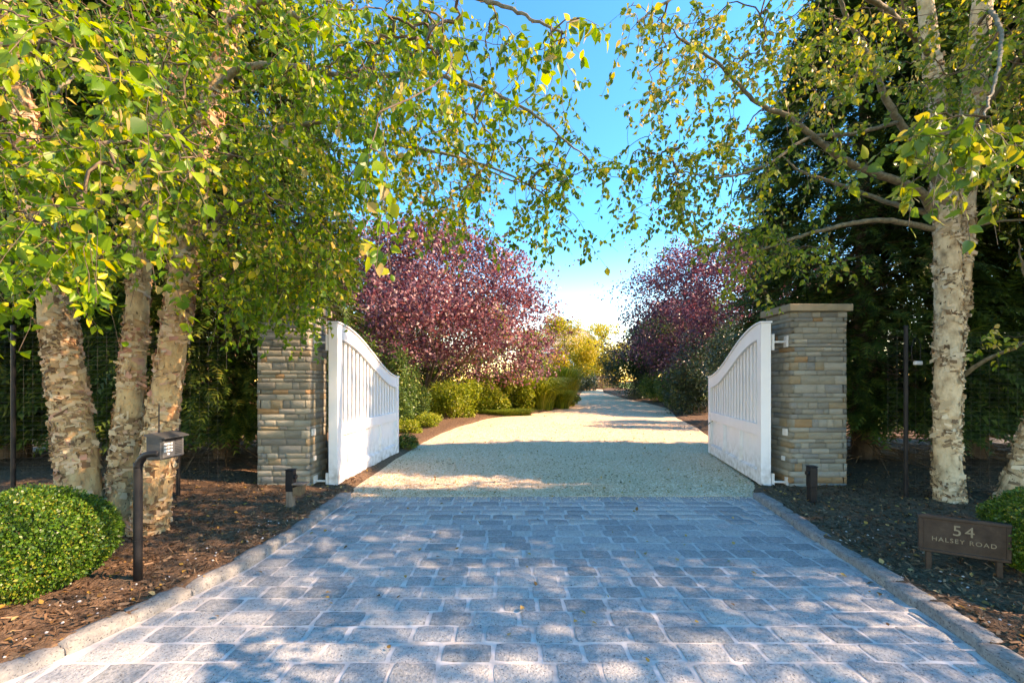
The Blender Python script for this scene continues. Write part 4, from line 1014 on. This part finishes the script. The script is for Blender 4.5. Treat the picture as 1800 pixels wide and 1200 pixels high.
S('green_shrub', 'bluish green shrub at the right gravel edge', 1195, 19.0, 9000, 2.2, 2.0, (.05, .09), G['midgreen'])
S('dark_shrub', 'tall dark shrub behind the free end of the right gate', 1232, 16.2, 16000, 2.8, 3.3, (.05, .09), G['shrub_dark'])
S('dark_shrub', 'dark evergreen shrub between the right gate and pillar hedge', 1300, 13.0, 12000, 2.6, 3.6, (.05, .09), G['shrub_dark'])

def leafy_tree(name, label, pxx, Z, n, W, H, size, mat, group, lift=.25, nl=24, cat='tree', stem='limb'):
    loc = gpx(pxx, Z); r = empty(name, tuple(loc)); tag(r, label, cat, group); lob = []
    for k in range(nl):
        a = rng.uniform(0, 2*PI); q = math.sqrt(rng.random()); hz = rng.random(); rr = W/2*.8*(1 if hz < .5 else 1-(hz-.5)*1.2)
        lob.append((rr*q*math.cos(a), rr*q*math.sin(a), H*(lift+(1-lift)*(.08+.80*hz)), W*rng.uniform(.10, .2), W*rng.uniform(.10, .2), H*rng.uniform(.08, .14), 1))
    v, f = leaf_cloud(n, lob, size, droop=-.1, shell=.2, outward=.4, rough=.25)
    tag(obj_np('crown', v, f, mat, r, local=True), kind='stuff')
    C = spline(np.array([(0, 0, -.08, W*.02+.03), (.05, 0, H*.3, W*.014+.02), (0, .05, H*.8, .02)]), 14); tv, tf = tube(C[:, :3], C[:, 3], 8)
    obj_np('trunk', tv, tf, G[stem], r, smooth=True, local=True)
    L = np.array(lob)[:, :3]; (v, f), _ = stems((0, 0, H*.2), L[rng.integers(0, nl, 12)], .03, .008)
    tag(obj_np('limbs', v, f, G[stem], r, smooth=True, local=True), kind='stuff')
    return r
GB = 'small trees along the drive'
leafy_tree('yellow_tree', 'golden yellow leafy tree right of the large plum tree', 992, 35.0, 18000, 6.4, 6.6, (.09, .17), G['yellow'], GB, .08)
leafy_tree('yellow_tree', 'yellow-green tree behind the far brown fence', 1058, 44.0, 16000, 7.5, 7.0, (.12, .22), G['yellow'], GB, .02, 40)
leafy_tree('yellow_tree', 'pale yellow-green tree tight behind the large plum crown', 935, 25.0, 10000, 4.0, 4.2, (.08, .15), G['shrub_lime'], GB, .08)
leafy_tree('green_tree', 'green background tree showing through the large plum crown', 690, 27.0, 14000, 9.0, 8.0, (.12, .22), G['shrub'], GB, .04, 34)
leafy_tree('green_tree', 'green background tree behind the right part of the large plum crown', 840, 30.0, 14000, 9.0, 7.4, (.12, .22), G['shrub_lime'], GB, .04, 34)
leafy_tree('green_tree', 'green background tree behind the shaded plum tree', 1225, 33.0, 14000, 9.0, 8.0, (.13, .24), G['midgreen'], GB, .04, 34)
leafy_tree('green_tree', 'light green spreading tree above the large dark shrub', 1150, 25.5, 15000, 5.0, 5.0, (.08, .14), G['midgreen'], GB, .3)
leafy_tree('green_tree', 'bright green tree between the left evergreen and the plum tree', 585, 17.5, 14000, 6.0, 8.0, (.09, .16), G['shrub_lime'], GB, .06, 34)
leafy_tree('green_tree', 'green tree left behind the evergreens on the lawn', 330, 22.0, 12000, 8.0, 9.0, (.12, .22), G['shrub'], GB, .05, 34)
leafy_tree('green_tree', 'green tree far behind the right evergreens', 1420, 20.0, 14000, 8.0, 8.5, (.12, .2), G['shrub_dark'], GB, .04, 34)

# ornamental grasses
def grass_clump(name, label, cat, loc, n, H, spread, mat, group, width=.010, arch=.55):
    r = empty(name, loc); tag(r, label, cat, group)
    a = rng.uniform(0, 2*PI, n); b = np.stack([np.cos(a), np.sin(a), np.zeros(n)], -1); q = rng.random(n)**.7
    base = b*(q*spread[0])[:, None]*np.array([1, spread[2] if len(spread) > 2 else 1, 0]); L = H*rng.uniform(.55, 1.1, n); t = np.linspace(0, 1, 6)
    out = (spread[1]*q*rng.uniform(.5, 1.2, n))[:, None]*b+rng.normal(0, .08*H, (n, 3))*np.array([1, 1, 0])
    C = base[:, None]+out[:, None]*(t**1.8)[None, :, None]+np.array([0, 0, 1])*(L[:, None]*(t-arch*t**2.6))[..., None]
    side = norm(np.cross(out+1e-3, np.array([0, 0, 1.]))); w = width*(1-t**2*.95)
    V = np.stack([C-side[:, None]*w[None, :, None], C+side[:, None]*w[None, :, None]], 2).reshape(-1, 3)
    k = 6; i = np.arange(k-1)*2; F = np.stack([i, i+1, i+3, i+2], -1); F = (F[None]+(np.arange(n)*k*2)[:, None, None]).reshape(-1, 4)
    tag(obj_np('blades', V, F, mat, r, local=True), kind='stuff')
    return r
GG = 'ornamental grasses along the drive'
grass_clump('ornamental_grass', 'tall arching green-gold ornamental grass at the drive bend', 'grass', tuple(gpx(950, 18.3)), 3600, 2.7, (.55, 1.25), G['shrub_lime'], GG, .014)
grass_clump('ornamental_grass', 'golden upright bamboo-like grass behind the arching clump', 'grass', tuple(gpx(985, 20.6)), 2800, 3.0, (.7, .9), G['yellow'], GG, .016, .4)
grass_clump('ornamental_grass', 'bright golden grass leaning over the gravel edge', 'grass', tuple(gpx(985, 19.0)), 1800, 1.6, (.4, .9), G['shrub_lime'], GG, .012)
grass_clump('border_grass', 'low mounded border grass at the sunlit gravel edge under the plum', 'grass', (-.35, 16.1, float(slope(16.1))), 5200, .5, (1.1, .40, .34), G['grass'], GG, .008, .6)

# ------------------------------------------------------------------ far fence and house
x0 = 6.9
ff = empty('picket_fence', (x0, 41.0, float(slope(41)))); tag(ff, 'brown picket fence closing the far end of the drive', 'fence')
z0 = float(slope(41))
for i in range(22):
    MB().box(x0+i*.16, x0+i*.16+.10, 40.98, 41.01, z0-.03, z0+1.25, .004).build('picket', G['picket'], ff, local=False)
for zz in (.3, 1.1): MB().box(x0-.1, x0+3.7, 41.012, 41.06, z0+zz, z0+zz+.09, .004).build('rail', G['picket'], ff, local=False)

hz = float(slope(62)); hx0, hx1, hy0, hy1 = 4.4, 12.4, 60., 69.
hs_ = empty('house', (8.4, 62, hz)); tag(hs_, 'white house with brownish gabled roof half hidden beyond the yellow trees', 'house')
MB().box(hx0, hx1, hy0, hy1, hz-.2, hz+5.4).build('wall', G['greywall'], hs_, local=False)
rm = MB(); rp = [(hx0-.5, hz+5.3), ((hx0+hx1)/2, hz+8.9), (hx1+.5, hz+5.3), (hx1+.5, hz+5.52), ((hx0+hx1)/2, hz+9.15), (hx0-.5, hz+5.52)]
V = [(hx0-.5, hy0-.5, hz+5.3), (hx1+.5, hy0-.5, hz+5.3), (hx1+.5, hy1+.5, hz+5.3), (hx0-.5, hy1+.5, hz+5.3), (hx0+1.5, (hy0+hy1)/2, hz+8.3), (hx1-1.5, (hy0+hy1)/2, hz+8.3)]
rf = rm.add(V, [(0, 1, 5, 4), (1, 2, 5), (2, 3, 4, 5), (3, 0, 4), (3, 2, 1, 0)]).build('roof', G['roof'], hs_, local=False)
MB().box(7.4, 8.3, 64.6, 65.4, hz+8.0, hz+8.9).build('chimney', G['greywall'], rf, local=False)
for xx in (5.4, 7.6, 9.8):
    for zz in (.9, 3.3):
        w = MB().box(xx-.08, xx+1.28, hy0-.05, hy0-.002, hz+zz-.08, hz+zz+1.58).build('window', G['greywall'], hs_, local=False)
        MB().box(xx, xx+1.2, hy0-.062, hy0-.052, hz+zz, hz+zz+1.5).build('pane', G['glass'], w, local=False)
